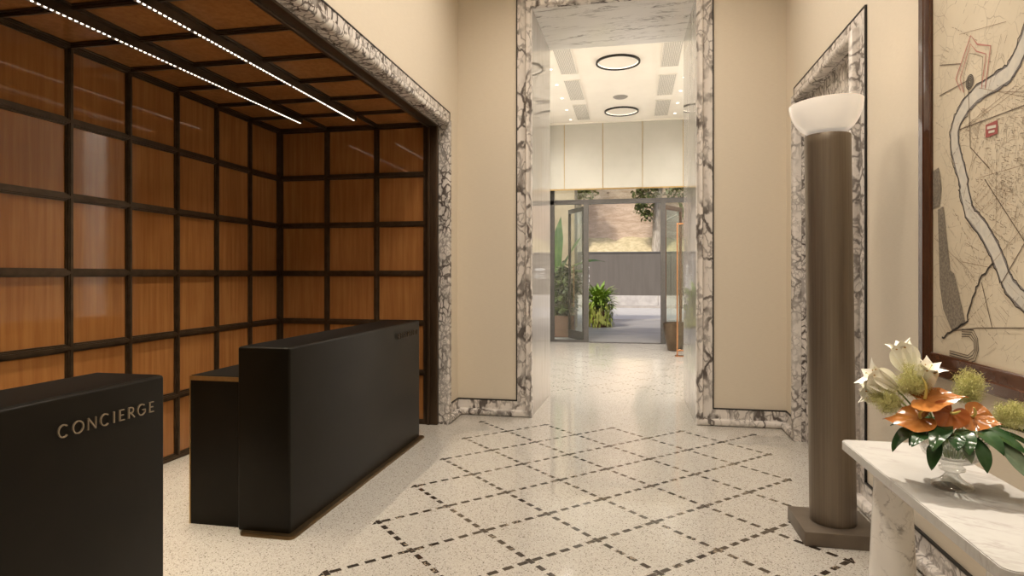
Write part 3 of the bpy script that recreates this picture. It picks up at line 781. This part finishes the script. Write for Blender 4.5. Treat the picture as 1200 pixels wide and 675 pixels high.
def anthurium(c, nrm, tipd, size, mat, label, spd, ins=(0, 0), cup=.25):
    """heart-shaped waxy spathe; nrm its face, tipd the way its tip points"""
    c = W(*c); Nn = (E1 * nrm[0] + E2 * nrm[1] + EZ * nrm[2]).normalized()
    T = E1 * tipd[0] + E2 * tipd[1] + EZ * tipd[2]; T = (T - Nn * T.dot(Nn)).normalized(); S = Nn.cross(T)
    root = thing('anthurium', label, 'flower', c, 'orange anthuriums in the vase')
    v, f = [], []; n, k = 72, 12
    for i in range(n):
        t = 2 * PI * i / n
        hx = math.sin(t) ** 3; hy = -(13 * math.cos(t) - 5 * math.cos(2 * t) - 2 * math.cos(3 * t) - math.cos(4 * t)) / 16   # tip at +1.06
        for j in range(k + 1):
            q = j / k
            x, y = hx * q * .50 * size, (-.28 + (hy + .28) * q) * .58 * size
            rr_ = math.hypot(x, y) / size
            h = cup * size * (rr_ * rr_) * (.9 + .5 * math.cos(2 * t)) - .16 * size * max(0, hy) ** 3 * q ** 3
            h += .012 * size * math.sin(abs(math.atan2(x, y + .2 * size)) * 10) * q * (1 - q * .6) * 2 + .016 * size * math.sin(t * 9 + 1) * q ** 5
            v.append(c + T * y + S * x + Nn * h)
    for i in range(n):
        for j in range(k): a, b = i * (k + 1) + j, ((i + 1) % n) * (k + 1) + j; f.append((a, a + 1, b + 1, b))
    child(MB().add(v, f).build('spathe', mat, smooth=70, recalc=False), root)
    sp = E1 * spd[0] + E2 * spd[1] + EZ * spd[2]; sp.normalize()
    P = bez(c + Nn * .004 - T * .16 * size, c + (Nn + sp * .6) * .18 * size, c + (Nn * .5 + sp) * .36 * size, 9)
    child(MB().tube(P, [.0050, .0052, .0050, .0048, .0046, .0043, .0040, .0035, .0028, .0012], 9).build('spadix', M['spadix'], smooth=60), root)
    stem_of(root, c - Nn * .002 - T * .1 * size, *ins, r=.003)
anthurium((-.056, -.06, TZ + .315), (-.15, -.40, .90), (1, .0, .25), .165, M['anth'], 'topmost orange anthurium, tip raised to the right', (-.5, -.1, .8), (-.01, -.01), .35)
anthurium((-.118, -.08, TZ + .240), (-.10, -.50, .86), (-1, -.1, -.15), .150, M['anth'], 'lowest left orange anthurium with a ruffled rim', (.8, -.3, .45), (-.02, -.01), .5)
anthurium((-.015, -.09, TZ + .262), (.15, -.95, .35), (-.45, 0, -1), .112, M['anth_dark'], 'russet orange anthurium turned to the front, at the centre', (.55, -.3, .5), (0, -.01), .35)
anthurium((.070, -.06, TZ + .262), (.05, -.82, .56), (.85, .1, -.35), .108, M['anth'], 'rightmost orange anthurium beside the leaning plume', (-.4, -.3, .7), (.02, -.01), .6)

def aralia(base, d, L, Wd, droop, label, mat='aralia', up=(0, -.25, 1)):
    b = W(*base); dd = E1 * d[0] + E2 * d[1] + EZ * d[2]; uu = E1 * up[0] + E2 * up[1] + EZ * up[2]
    pr = lambda t: (.22 + 1.25 * t) * .75 if t < .42 else max(0, math.cos((t - .42) / .58 * PI / 2)) ** .85 * .56 + .0
    root = leaf_mb(b, dd, uu, L, Wd * 1.6, droop, .14, n=14, prof=pr, wave=.0012).build('aralia_leaf', M[mat], smooth=70, recalc=False)
    tag(root, label, 'leaf', 'dark glossy leaves around the vase rim')
    p0 = INS(base[0] * .25, base[1] * .25)
    child(MB().tube(bez(p0, (p0 + b) / 2 + Vector((0, 0, .03)), b), .0022, 6).build('stem', M['stem'], smooth=60), root)
    return root
AL = [((-.085, -.05, TZ + .215), (-.85, -.45, -.15), .150, .070, 1.3, 'dark leaf hanging left over the rim of the vase'),
      ((-.060, -.09, TZ + .210), (-.55, -.85, .05), .12, .060, .9, 'short dark leaf under the ruffled orange bloom'),
      ((-.040, -.10, TZ + .195), (-.35, -.75, -.65), .125, .052, 1.0, 'long dark leaf hanging before the crystal bowl'),
      ((.000, -.11, TZ + .215), (.05, -.95, -.05), .085, .056, 1.1, 'broad dark leaf at the front centre of the vase'),
      ((.060, -.10, TZ + .205), (.30, -.75, -.60), .120, .052, .9, 'dark leaf hanging at the right front of the crystal bowl'),
      ((.075, -.06, TZ + .225), (.90, -.35, -.05), .150, .062, .9, 'dark leaf spreading right above the silvery leaf'),
      ((.118, -.08, TZ + .205), (.62, -.55, -.60), .150, .074, .5, 'silvery backed leaf hanging right of the vase', 'aralia_grey'),
      ((.110, -.02, TZ + .225), (1.0, -.10, -.20), .200, .052, .8, 'narrow dark leaf reaching farthest right'),
      ((.090, -.01, TZ + .235), (.95, .30, .02), .170, .056, .5, 'dark leaf behind the narrow one on the right'),
      ((-.085, .00, TZ + .220), (-1.0, .10, .0), .110, .046, .6, 'small dark leaf pointing left over the table end'),
      ((.030, -.105, TZ + .190), (.20, -.60, -.75), .075, .038, .3, 'small pale leaf against the crystal bowl', 'aralia_grey'),
      ((-.01, .06, TZ + .225), (-.2, .95, .05), .150, .060, .8, 'dark leaf at the back of the vase, wall side'),
      ((.06, .06, TZ + .225), (.5, .80, .05), .150, .060, .8, 'dark leaf behind the vase, below the standing plume')]
for k in range(12):                                        # inner skirt of leaves under the blooms
    an = 2 * PI * (k + .3) / 12; ca, sa = math.cos(an), math.sin(an)
    side = ['on the right', 'at the back right', 'at the back', 'at the back left', 'on the left', 'at the front left', 'at the front', 'at the front right'][int(((an + PI / 8) % (2 * PI)) / (PI / 4))]
    AL.append(((.055 * ca + .01, .045 * sa - .02, TZ + .222 + .006 * (k % 3)), (ca, sa, .12 - .1 * (k % 2)), .125 + .02 * (k % 3), .072, 1.25, f'{"upper" if k % 2 == 0 else "lower"} skirt leaf {side} under the orange blooms'))
for a in AL: aralia(*a)

# ------------------------------------------------------------------ foyer
o = MB().box(FXL - .1, FXR + .1, YF - .02, FY + .1, FZ, FZ + .1).build('ceiling_foyer', M['ceil'], smooth=0)
struct(o, 'white foyer ceiling with ring lights beyond the portal', 'ceiling')
struct(MB().box(FXL - .1, FXL, YF - .05, FY, 0, FZ).build('wall_foyer_left', M['soffit_marble'], smooth=0), 'left wall of the foyer, hidden by the portal jamb', 'wall')
struct(MB().box(FXR, FXR + .1, YF - .05, FY, 0, FZ).build('wall_foyer_right', M['soffit_marble'], smooth=0), 'right wall of the foyer, hidden by the portal jamb', 'wall')
# ceiling fittings
o = MB().box(-.86, .37, 9.0, 13.66, FZ - .025, FZ - .0005).box(-.80, .31, 9.06, 13.6, FZ - .033, FZ - .025)
struct(o.build('trim_8', M['ceil'], smooth=0), 'stepped white ceiling panel between the air grilles', 'trim')
ringlab = {9.84: 'black ring light on the foyer ceiling, nearer the portal', 12.81: 'black ring light on the foyer ceiling, nearer the street doors'}
for y in (9.84, 12.81):
    t = thing('ring_light', ringlab[y], 'light', (-.235, y, FZ - .033), 'black ring lights')
    r = .345
    child(MB().lathe([(r - .028, 0), (r - .028, -.03), (r, -.03), (r, 0)], (-.235, y, FZ - .033), 72).build('ring', M['black_metal'], smooth=35), t)
    child(MB().lathe([(r - .036, 0), (r - .036, -.012), (r - .028, -.012), (r - .028, 0)], (-.235, y, FZ - .033), 72).build('light_strip', emis('ring_glow', (1, .93, .8), .8), smooth=35), t)
sp = MB().lathe([(.001, -.035), (.06, -.032), (.11, -.022), (.13, -.008), (.14, 0)], (-.237, 11.8, FZ - .033), 40).build('ceiling_speaker', M['grey_disc'], smooth=50)
tag(sp, 'round grey speaker between the two ring lights', 'speaker')
for side, x0, x1, rows in (('left', -1.19, -.92, ((9.0, 10.37), (10.73, 11.95), (12.29, 13.5))), ('right', .44, .72, ((9.0, 10.30), (10.72, 11.93), (12.27, 13.46)))):
    for (a, b), w_ in zip(rows, ('nearest the portal', 'in the middle of its row', 'nearest the street doors')):
        g = thing('air_grille', f'perforated air grille {w_}, {side} side of the foyer ceiling', 'vent', ((x0 + x1) / 2, (a + b) / 2, FZ), 'perforated ceiling grilles')
        child(MB().box(x0, x1, a, b, FZ - .006, FZ - .001).build('perforated_plate', M['grille'], smooth=0), g)
        f = MB()
        for q in ((x0 - .012, x0, a, b), (x1, x1 + .012, a, b), (x0 - .012, x1 + .012, a - .012, a), (x0 - .012, x1 + .012, b, b + .012)): f.box(q[0], q[1], q[2], q[3], FZ - .010, FZ - .001)
        child(f.build('frame', M['ceil'], smooth=0), g)
ordn = ['first', 'second', 'third', 'fourth', 'fifth']
for side, x, ys in (('left', -1.338, (10.09, 10.93, 11.78, 12.63, 13.45)), ('right', .857, (10.92, 11.72, 12.54, 13.33))):
    for i, y in enumerate(ys):
        t = thing('ceiling_spotlight', f'small bright ceiling spotlight, {ordn[i]} from the portal in the {side} row', 'light', (x, y, FZ), 'small foyer ceiling spotlights')
        child(MB().lathe([(.028, 0), (.040, 0), (.040, -.006), (.028, -.008)], (x, y, FZ - .0004), 24).build('trim_ring', M['ceil'], smooth=35), t)
        child(MB().lathe([(.001, -.003), (.028, -.003), (.028, 0)], (x, y, FZ - .0004), 24).build('lens', M['spot_glow'], smooth=35), t)
# pelmet of cream glass panels over the doors
PYv = 13.78; seams = [-1.86, -1.515, -.66, .20, 1.06, 1.46]
for i in range(5):
    lab = ['narrow cream glass panel over the doors, at the left jamb', 'cream glass panel over the left sidelight', 'middle cream glass panel over the open doorway', 'cream glass panel over the right mullion', 'narrow cream glass panel over the doors, at the right jamb'][i]
    t = thing('glass_panel', lab, 'panel', ((seams[i] + seams[i + 1]) / 2, PYv, 3.43), 'cream glass panels above the doors')
    child(MB().box(seams[i] + .006, seams[i + 1] - .006, PYv, PYv + .02, 3.45, FZ - .03).build('pane', M['cream_glass'], smooth=0), t)
    child(MB().box(seams[i] - .006 if i else seams[i], seams[i] + .006, PYv - .006, PYv + .02, 3.43, FZ - .03).box(seams[i] + .006, seams[i + 1] - .006, PYv - .006, PYv + .02, 3.42, 3.45).build('brass_edge', M['brass'], smooth=0), t)
o = MB().box(FXL, FXR, PYv + .02, FY - .05, FZ - .10, FZ).box(FXL, FXR, PYv - .05, PYv + .02, FZ - .03, FZ)
struct(o.build('trim_9', M['ceil'], smooth=0), 'white ceiling edge above the cream glass panels', 'trim')
o = MB().box(-1.93, -1.87, PYv - .04, PYv + .22, 0, FZ - .03).build('trim_10', M['dark_door'], smooth=0)
struct(o, 'dark metal post at the left end of the street front', 'trim')

# street front: frame, sidelights, opened leaves
fr = MB().box(-1.87, 1.47, FY - .06, FY + .04, 3.13, 3.23).box(-1.87, 1.47, FY - .06, FY + .04, FZ - .1, FZ).box(-1.87, -1.77, FY - .06, FY + .04, 0, FZ).box(1.40, 1.47, FY - .06, FY + .04, 0, FZ)
fr.box(-1.77, -1.10, FY - .06, FY + .04, 0, .05).box(.71, 1.40, FY - .06, FY + .04, 0, .05)
o = fr.build('door_1', M['steel'], smooth=0); struct(o, 'grey steel street door frame with a wide open doorway', 'door')
for x in (-1.04, .655): MB().box(x - .058, x + .048, FY - .06, FY + .04, 0, 3.13).build('mullion', M['steel'], o, smooth=0)
MB().box(-1.0, .62, FY - .06, FY + .04, -.01, .012).build('threshold', M['steel'], o, smooth=0)
for i, (a, b, z0, z1, lab) in enumerate(((-1.77, -1.098, .05, 3.13, 'left glass sidelight with plants behind it'), (.703, 1.40, .05, 3.13, 'right glass sidelight with a bronze leaf behind it'), (-1.77, 1.40, 3.23, FZ - .1, 'glass transom above the doorway'))):
    struct(MB().box(a, b, FY - .016, FY - .006, z0, z1).build('window_%d' % (i + 1), M['pane'], smooth=0), lab, 'window')
def door_leaf(hx, ang, mat, label, n):
    """opened leaf hinged at hx, swung out by ang"""
    Lw, H, t = .86, 3.09, .045
    fr = MB().box(0, .075, 0, t, .02, H).box(Lw - .075, Lw, 0, t, .02, H).box(.075, Lw - .075, 0, t, H - .10, H).box(.075, Lw - .075, 0, t, .02, .22)
    R = Matrix.Translation((hx, FY + .06, 0)) @ Matrix.Rotation(ang, 4, 'Z')
    f = fr.build('door_%d' % n, mat, smooth=0); g = MB().box(.07, Lw - .07, .018, .028, .2, H - .08).build('pane', M['pane'], f, smooth=0)
    h = MB().tube([(Lw - .12, -.05, .75), (Lw - .12, -.05, 1.75)], .014, 8).tube([(Lw - .12, -.05, .8), (Lw - .12, 0, .8)], .009, 6).tube([(Lw - .12, -.05, 1.7), (Lw - .12, 0, 1.7)], .009, 6).build('handle', M['copper'], f, smooth=40)
    for q in (f, g, h): q.data.transform(R)
    struct(f, label, 'door')
door_leaf(-1.07, math.radians(120), M['dark_door'], 'dark bronze glazed door leaf swung outside at the left', 2)
door_leaf(.69, math.radians(60), M['copper_door'], 'red bronze glazed door leaf swung outside at the right', 3)

pl = MB().lathe([(.001, .012), (.13, .012), (.13, 0), (.135, 0), (.15, .02), (.20, .25), (.232, .45), (.240, .56), (.232, .565), (.222, .45), (.18, .25), (.14, .08), (.001, .08)], (.83, 12.86, 0), 48).build('planter', M['planter_m'], smooth=50)
tag(pl, 'tall tapered bronze planter inside the right sidelight', 'planter')
ps = thing('display_stand', 'slim copper framed stand before the bronze planter', 'stand', (.87, 11.95, 0))
child(MB().box(.77, .97, 11.88, 12.02, 0, .012).build('base', M['copper'], smooth=0), ps)
child(MB().rbox(.80, .825, 11.94, 11.965, .012, 2.50, .004).rbox(.925, .95, 11.94, 11.965, .012, 2.50, .004).rbox(.825, .925, 11.94, 11.965, 2.475, 2.50, .004).rbox(.825, .925, 11.94, 11.965, .10, .125, .004).build('frame', M['copper'], smooth=35), ps)
child(MB().box(.825, .925, 11.95, 11.955, .125, 2.475).build('pane', M['pane'], smooth=0), ps)

# ------------------------------------------------------------------ the street
struct(MB().box(-14, 14, FY - .06, 21.4, -.12, -.004).build('pavement_near', M['paving'], smooth=0), 'grey stone paving outside the street doors', 'pavement')
struct(MB().box(-30, 30, 21.4, 36.4, -.2, -.06).build('street', M['road'], smooth=0), 'pale asphalt street beyond the paving', 'road')
struct(MB().box(-30, 30, 21.3, 21.6, -.2, .0).build('kerb_near', M['kerb'], smooth=0), 'stone kerb between paving and street', 'kerb')
struct(MB().box(-30, 30, 30.0, 33, -.2, .03).build('kerb_far', M['kerb'], smooth=0), 'stone kerb at the foot of the hoarding', 'kerb')
for i in range(-2, 3):
    x = i * 3.0 - .3
    MBx = MB().prism([(-.26, 0), (.26, 0), (.20, .18), (.12, .47), (-.12, .47), (-.20, .18)], x - 1.49, x + 1.49, 0, lambda a, b, c: (c, 31.3 + a, .03 + b))
    if -4 < i < 4 or True:
        bb = MBx.build('concrete_barrier', M['barrier'], smooth=0)
        tag(bb, 'concrete street barrier under the grey hoarding', 'barrier', 'row of concrete barriers under the hoarding')
hd = thing('hoarding', 'long dark grey hoarding across the street', 'fence', (0, 31.3, .5))
child(MB().box(-18, 18, 31.28, 31.33, .50, 2.62).build('sheet', M['hoard'], smooth=0), hd)
r_ = MB()
for x in range(-18, 19, 2): r_.box(x - .03, x + .03, 31.33, 31.40, .5, 2.66)
child(r_.box(-18, 18, 31.24, 31.34, 2.62, 2.68).build('rail', M['steel'], smooth=0), hd)
tax = lambda a, b, d: (a, 31.28 - d, b)
word('TI', .31, .27, .004, tax, 3.50, 1.32, M['white_print'], hd)
pr = MB()
for k in range(3): pr.box(3.26, 3.35, 31.276, 31.281, 1.34 + .12 * k, 1.39 + .12 * k).box(3.37, 3.46, 31.276, 31.281, 1.34 + .12 * k, 1.39 + .12 * k)
for k in range(7): pr.box(3.26 + .07 * k, 3.31 + .07 * k, 31.276, 31.281, 1.74, 1.86)
child(pr.build('print_bars', M['white_print'], smooth=0), hd)
for k, tx in enumerate(('MA', 'SUI', 'NO', 'CO', 'IT', 'LA', 'C', 'S')):
    word(tx, .19, .40 if len(tx) > 1 else .2, .004, tax, -2.56, .64 + .245 * k, M['white_print'], hd)
struct(MB().box(-30, 30, 37.2, 38.2, -.2, 17).build('wall_street', M['brick'], smooth=0), 'high weathered brick wall behind the hoarding', 'wall')
bk = MB(); n = 60
v, f = [], []
rb = random.Random(5)
for i in range(n + 1):
    x = -15 + 30 * i / n
    for j, (y, z) in enumerate(((33.5, .0), (34.5, 1.6), (35.6, 2.7), (36.5, 3.35), (37.25, 3.75))): v.append((x, y, z + (rb.gauss(0, .07) if j else 0)))
for i in range(n):
    for j in range(4): a = i * 5 + j; f.append((a, a + 1, a + 6, a + 5))
struct(bk.add(v, f).build('hill', M['bank'], smooth=60), 'dry grass bank at the foot of the brick wall', 'bank')
st = MB().rbox(-5.5, -1.62, 17.5, 18.3, -.05, 8, .03)
struct(st.build('wall_street_left', M['stucco'], smooth=30), 'beige stone pier behind the plants at the left', 'wall')
st = MB().rbox(1.55, 5.0, 17.5, 18.3, -.05, 8, .03)
struct(st.build('wall_street_right', M['stucco'], smooth=30), 'beige stone pier outside the right sidelight', 'wall')

def clump(m, c, rad, n, size, R, mi=0):
    for i in range(n):
        g = Vector((R.gauss(0, 1), R.gauss(0, 1), R.gauss(0, 1))).normalized() * (R.random() ** .4)
        p = Vector(c) + Vector((g.x * rad[0], g.y * rad[1], g.z * rad[2]))
        d = Vector((R.gauss(0, 1), R.gauss(0, 1), R.gauss(-.2, 1))).normalized()
        leaf_mb(p, d, Vector((R.gauss(0, .4), R.gauss(0, .4), 1)), size * R.uniform(.7, 1.3), size * .55, .5, .1, n=3, m=1, mb=m, mi=mi)
def tree(x, y, lean, h, clumps, label, seed):
    R = random.Random(seed)
    root = thing('street_tree', label, 'tree', (x, y, 1.5))
    pts = [Vector((x + lean * t * h + .05 * math.sin(t * 9), y, 1.6 + t * h)) for t in [i / 10 for i in range(11)]]
    tr = MB().tube(pts, [.30 - .010 * i for i in range(11)], 12)
    for (cx, cy, cz, r, n) in clumps:
        a = pts[min(10, max(2, int((cz - 1.6) / h * 10)))]
        tr.tube(bez(a, (a + Vector((cx, cy, cz))) / 2 + Vector((0, 0, .3)), Vector((cx, cy, cz)), 5), .05, 6)
    child(tr.build('trunk', M['bark'], smooth=60), root)
    m = MB()
    for (cx, cy, cz, r, n) in clumps: clump(m, (cx, cy, cz), (r, r * .8, r), n, .26, R)
    cr = child(m.build('crown', M['tree_leaf'], smooth=0, recalc=False), root)
tree(1.2, 35.6, .045, 8.5, [(.62, 35, 6.0, .75, 260), (.95, 35, 7.0, .8, 260), (.75, 35, 4.9, .38, 90), (.45, 35, 5.3, .45, 100), (2.6, 35, 6.3, .9, 260), (2.9, 35, 5.0, .5, 120), (1.6, 35.4, 10, 2.0, 500)], 'pale trunked street tree at the right of the doorway view', 3)
tree(-3.1, 35.6, -.01, 8.5, [(-2.6, 35, 6.4, .8, 320), (-3.5, 35, 6.9, 1.0, 300), (-3.1, 35.4, 10, 2.0, 500)], 'leafy street tree at the left above the transom', 4)

# plants outside the left sidelight
def potted(name, x, y, label, build, pot):
    root = thing(name, label, 'plant', (x, y, 0)); child(pot, root)
    for nm, mb, mat in build: child(mb.build(nm, M[mat], smooth=60, recalc=False), root)
    return root
R = random.Random(11)
# bright bush with trailing skirt
pot = MB().lathe([(.001, .02), (.20, .02), (.20, 0), (.21, 0), (.26, .30), (.27, .45), (.25, .45), (.23, .30), (.18, .1), (.001, .1)], (-.98, 18.3, 0), 32).build('pot', M['pot_clay'], smooth=40)
up_, tr_ = MB(), MB()
for i in range(230):
    a = R.uniform(0, 2 * PI); el = R.uniform(.15, 1.35); L = R.uniform(.35, .62)
    leaf_mb((-.98 + .12 * math.cos(a), 18.3 + .12 * math.sin(a), .55 + .35 * R.random()), (math.cos(a) * math.cos(el), math.sin(a) * math.cos(el), math.sin(el)), (0, 0, 1), L, .085, R.uniform(.4, 1.2), .15, n=6, m=1, mb=up_)
for i in range(420):
    a = R.uniform(0, 2 * PI); h = R.uniform(.10, .75); rr_ = .30 + .12 * R.random()
    leaf_mb((-.98 + rr_ * math.cos(a), 18.3 + rr_ * math.sin(a), h), (math.cos(a) * .35, math.sin(a) * .35, -1), (math.cos(a), math.sin(a), .2), R.uniform(.10, .22), .055, .5, .1, n=3, m=1, mb=tr_)
for i in range(5):
    leaf_mb((-.68 - .03 * i, 18.25, .42), (1, -.1, .75), (0, 0, 1), R.uniform(.35, .45), .028, 2.2, .1, n=7, m=1, mb=tr_)
potted('potted_shrub', -.98, 18.3, 'bright green potted shrub on the paving beside the left mullion', [('foliage', up_, 'bright_leaf'), ('trailing_leaves', tr_, 'trail_leaf')], pot)
# banana plant
pot = MB().rbox(-2.30, -1.70, 15.75, 16.3, 0, .75, .015).box(-2.25, -1.75, 15.8, 16.25, .70, .752).build('planter_box', M['pot_box'], smooth=35)
bl, bs = MB(), MB()
for i, (dx, dy, dz, L, wd, dr) in enumerate(((.05, -.1, 1, 1.55, .34, .15), (.42, -.1, 1, 1.35, .26, .3), (.75, -.2, .8, 1.2, .30, 1.0), (-.6, .1, 1, 1.3, .30, .5), (-.2, .2, 1, 1.5, .32, .4), (.55, -.5, .35, 1.0, .24, .9))):
    b0 = Vector((-1.98, 16.02, .75)); d = Vector((dx, dy, dz)).normalized(); b1 = b0 + Vector((dx * .25, dy * .25, .75))
    bs.tube(bez(b0, b0 + Vector((0, 0, .45)), b1, 6), .022, 7)
    leaf_mb(b1, d, Vector((-dx, -dy - .4, .9)), L, wd, dr, .22, n=14, m=3, mb=bl, wave=.012)
potted('banana_plant', -2.0, 16.02, 'tall broad leaved plant behind the left sidelight', [('leaves', bl, 'banana_leaf'), ('stalks', bs, 'stem')], pot)
# dark shrub
pot = MB().rbox(-1.98, -1.42, 15.0, 15.5, 0, .52, .015).build('planter_box', M['pot_box'], smooth=35)
sh = MB(); clump(sh, (-1.68, 15.25, 1.08), (.36, .35, .72), 950, .16, R)
potted('leafy_shrub', -1.7, 15.25, 'dark leafy shrub in a box low behind the left sidelight', [('foliage', sh, 'shrub_leaf')], pot)

pot = MB().rbox(-2.55, -2.05, 17.0, 17.4, 0, .5, .015).build('planter_box', M['pot_box'], smooth=35)
sh = MB(); clump(sh, (-2.25, 17.1, 1.25), (.45, .22, .85), 900, .2, R)
potted('leafy_shrub', -2.3, 17.2, 'tall dark shrub against the beige stone pier at the left', [('foliage', sh, 'shrub_leaf')], pot)

# ------------------------------------------------------------------ light
W_ = bpy.data.worlds.new('sky'); scene.world = W_; W_.use_nodes = True
nt = W_.node_tree; bg = nt.nodes['Background']
sky = nt.nodes.new('ShaderNodeTexSky'); sky.sky_type = 'NISHITA'; sky.sun_disc = False; sky.sun_elevation = math.radians(50); sky.sun_rotation = math.radians(200)
sky.air_density = 1.0; sky.dust_density = 3.0
nt.links.new(sky.outputs[0], bg.inputs[0]); bg.inputs[1].default_value = .20
S = bpy.data.lights.new('sun', 'SUN'); S.energy = 2.6; S.color = (1, .93, .82); S.angle = math.radians(6)
so = bpy.data.objects.new('sun', S); COL.objects.link(so); so.rotation_euler = (math.radians(42), 0, math.radians(-25))

def spot(x, y, z, e, size=150, soft=.12, col=(1, .885, .745), blend=.9, rot=(0, 0, 0), name='downlight'):
    L = bpy.data.lights.new(name, 'SPOT'); L.energy = e; L.color = col; L.spot_size = math.radians(size); L.spot_blend = blend; L.shadow_soft_size = soft
    o = bpy.data.objects.new(name, L); COL.objects.link(o); o.location = (x, y, z); o.rotation_euler = rot
for x in (-.80, .40):
    for y in (-.6, 1.5, 3.5, 5.2): spot(x, y, CZ - .03, 190, soft=.3)
spot(1.10, 3.75, CZ - .03, 900, 24, .05, rot=(math.radians(-16), 0, 0), name='accent_light')
for x, ys in ((-1.338, (8.4, 9.25, 10.09, 10.93, 11.78, 12.63)), (.857, (8.4, 9.25, 10.09, 10.92, 11.72, 12.54))):
    for y in ys: spot(x, y, FZ - .02, 120, 150, .06, (1, .935, .85))

# ------------------------------------------------------------------ camera
cam = bpy.data.cameras.new('camera'); co = bpy.data.objects.new('camera', cam); COL.objects.link(co)
cam.sensor_width = 36; cam.lens = 722 / 1200 * 36; cam.shift_y = -15.5 / 1200; cam.clip_start = .02
co.location = (0, 0, 1.53); co.rotation_euler = (PI / 2, 0, math.atan(142 / 722))
scene.camera = co
scene.view_settings.view_transform = 'Standard'; scene.view_settings.look = 'None'
scene.view_settings.gamma = 1; scene.view_settings.use_curve_mapping = False
scene.view_settings.exposure = .14
scene.cycles.use_denoising = True
scene.cycles.max_bounces = 10; scene.cycles.diffuse_bounces = 6; scene.cycles.glossy_bounces = 5; scene.cycles.transmission_bounces = 10; scene.cycles.transparent_max_bounces = 16
scene.cycles.sample_clamp_indirect = 6
scene.cycles.caustics_refractive = False; scene.cycles.caustics_reflective = False
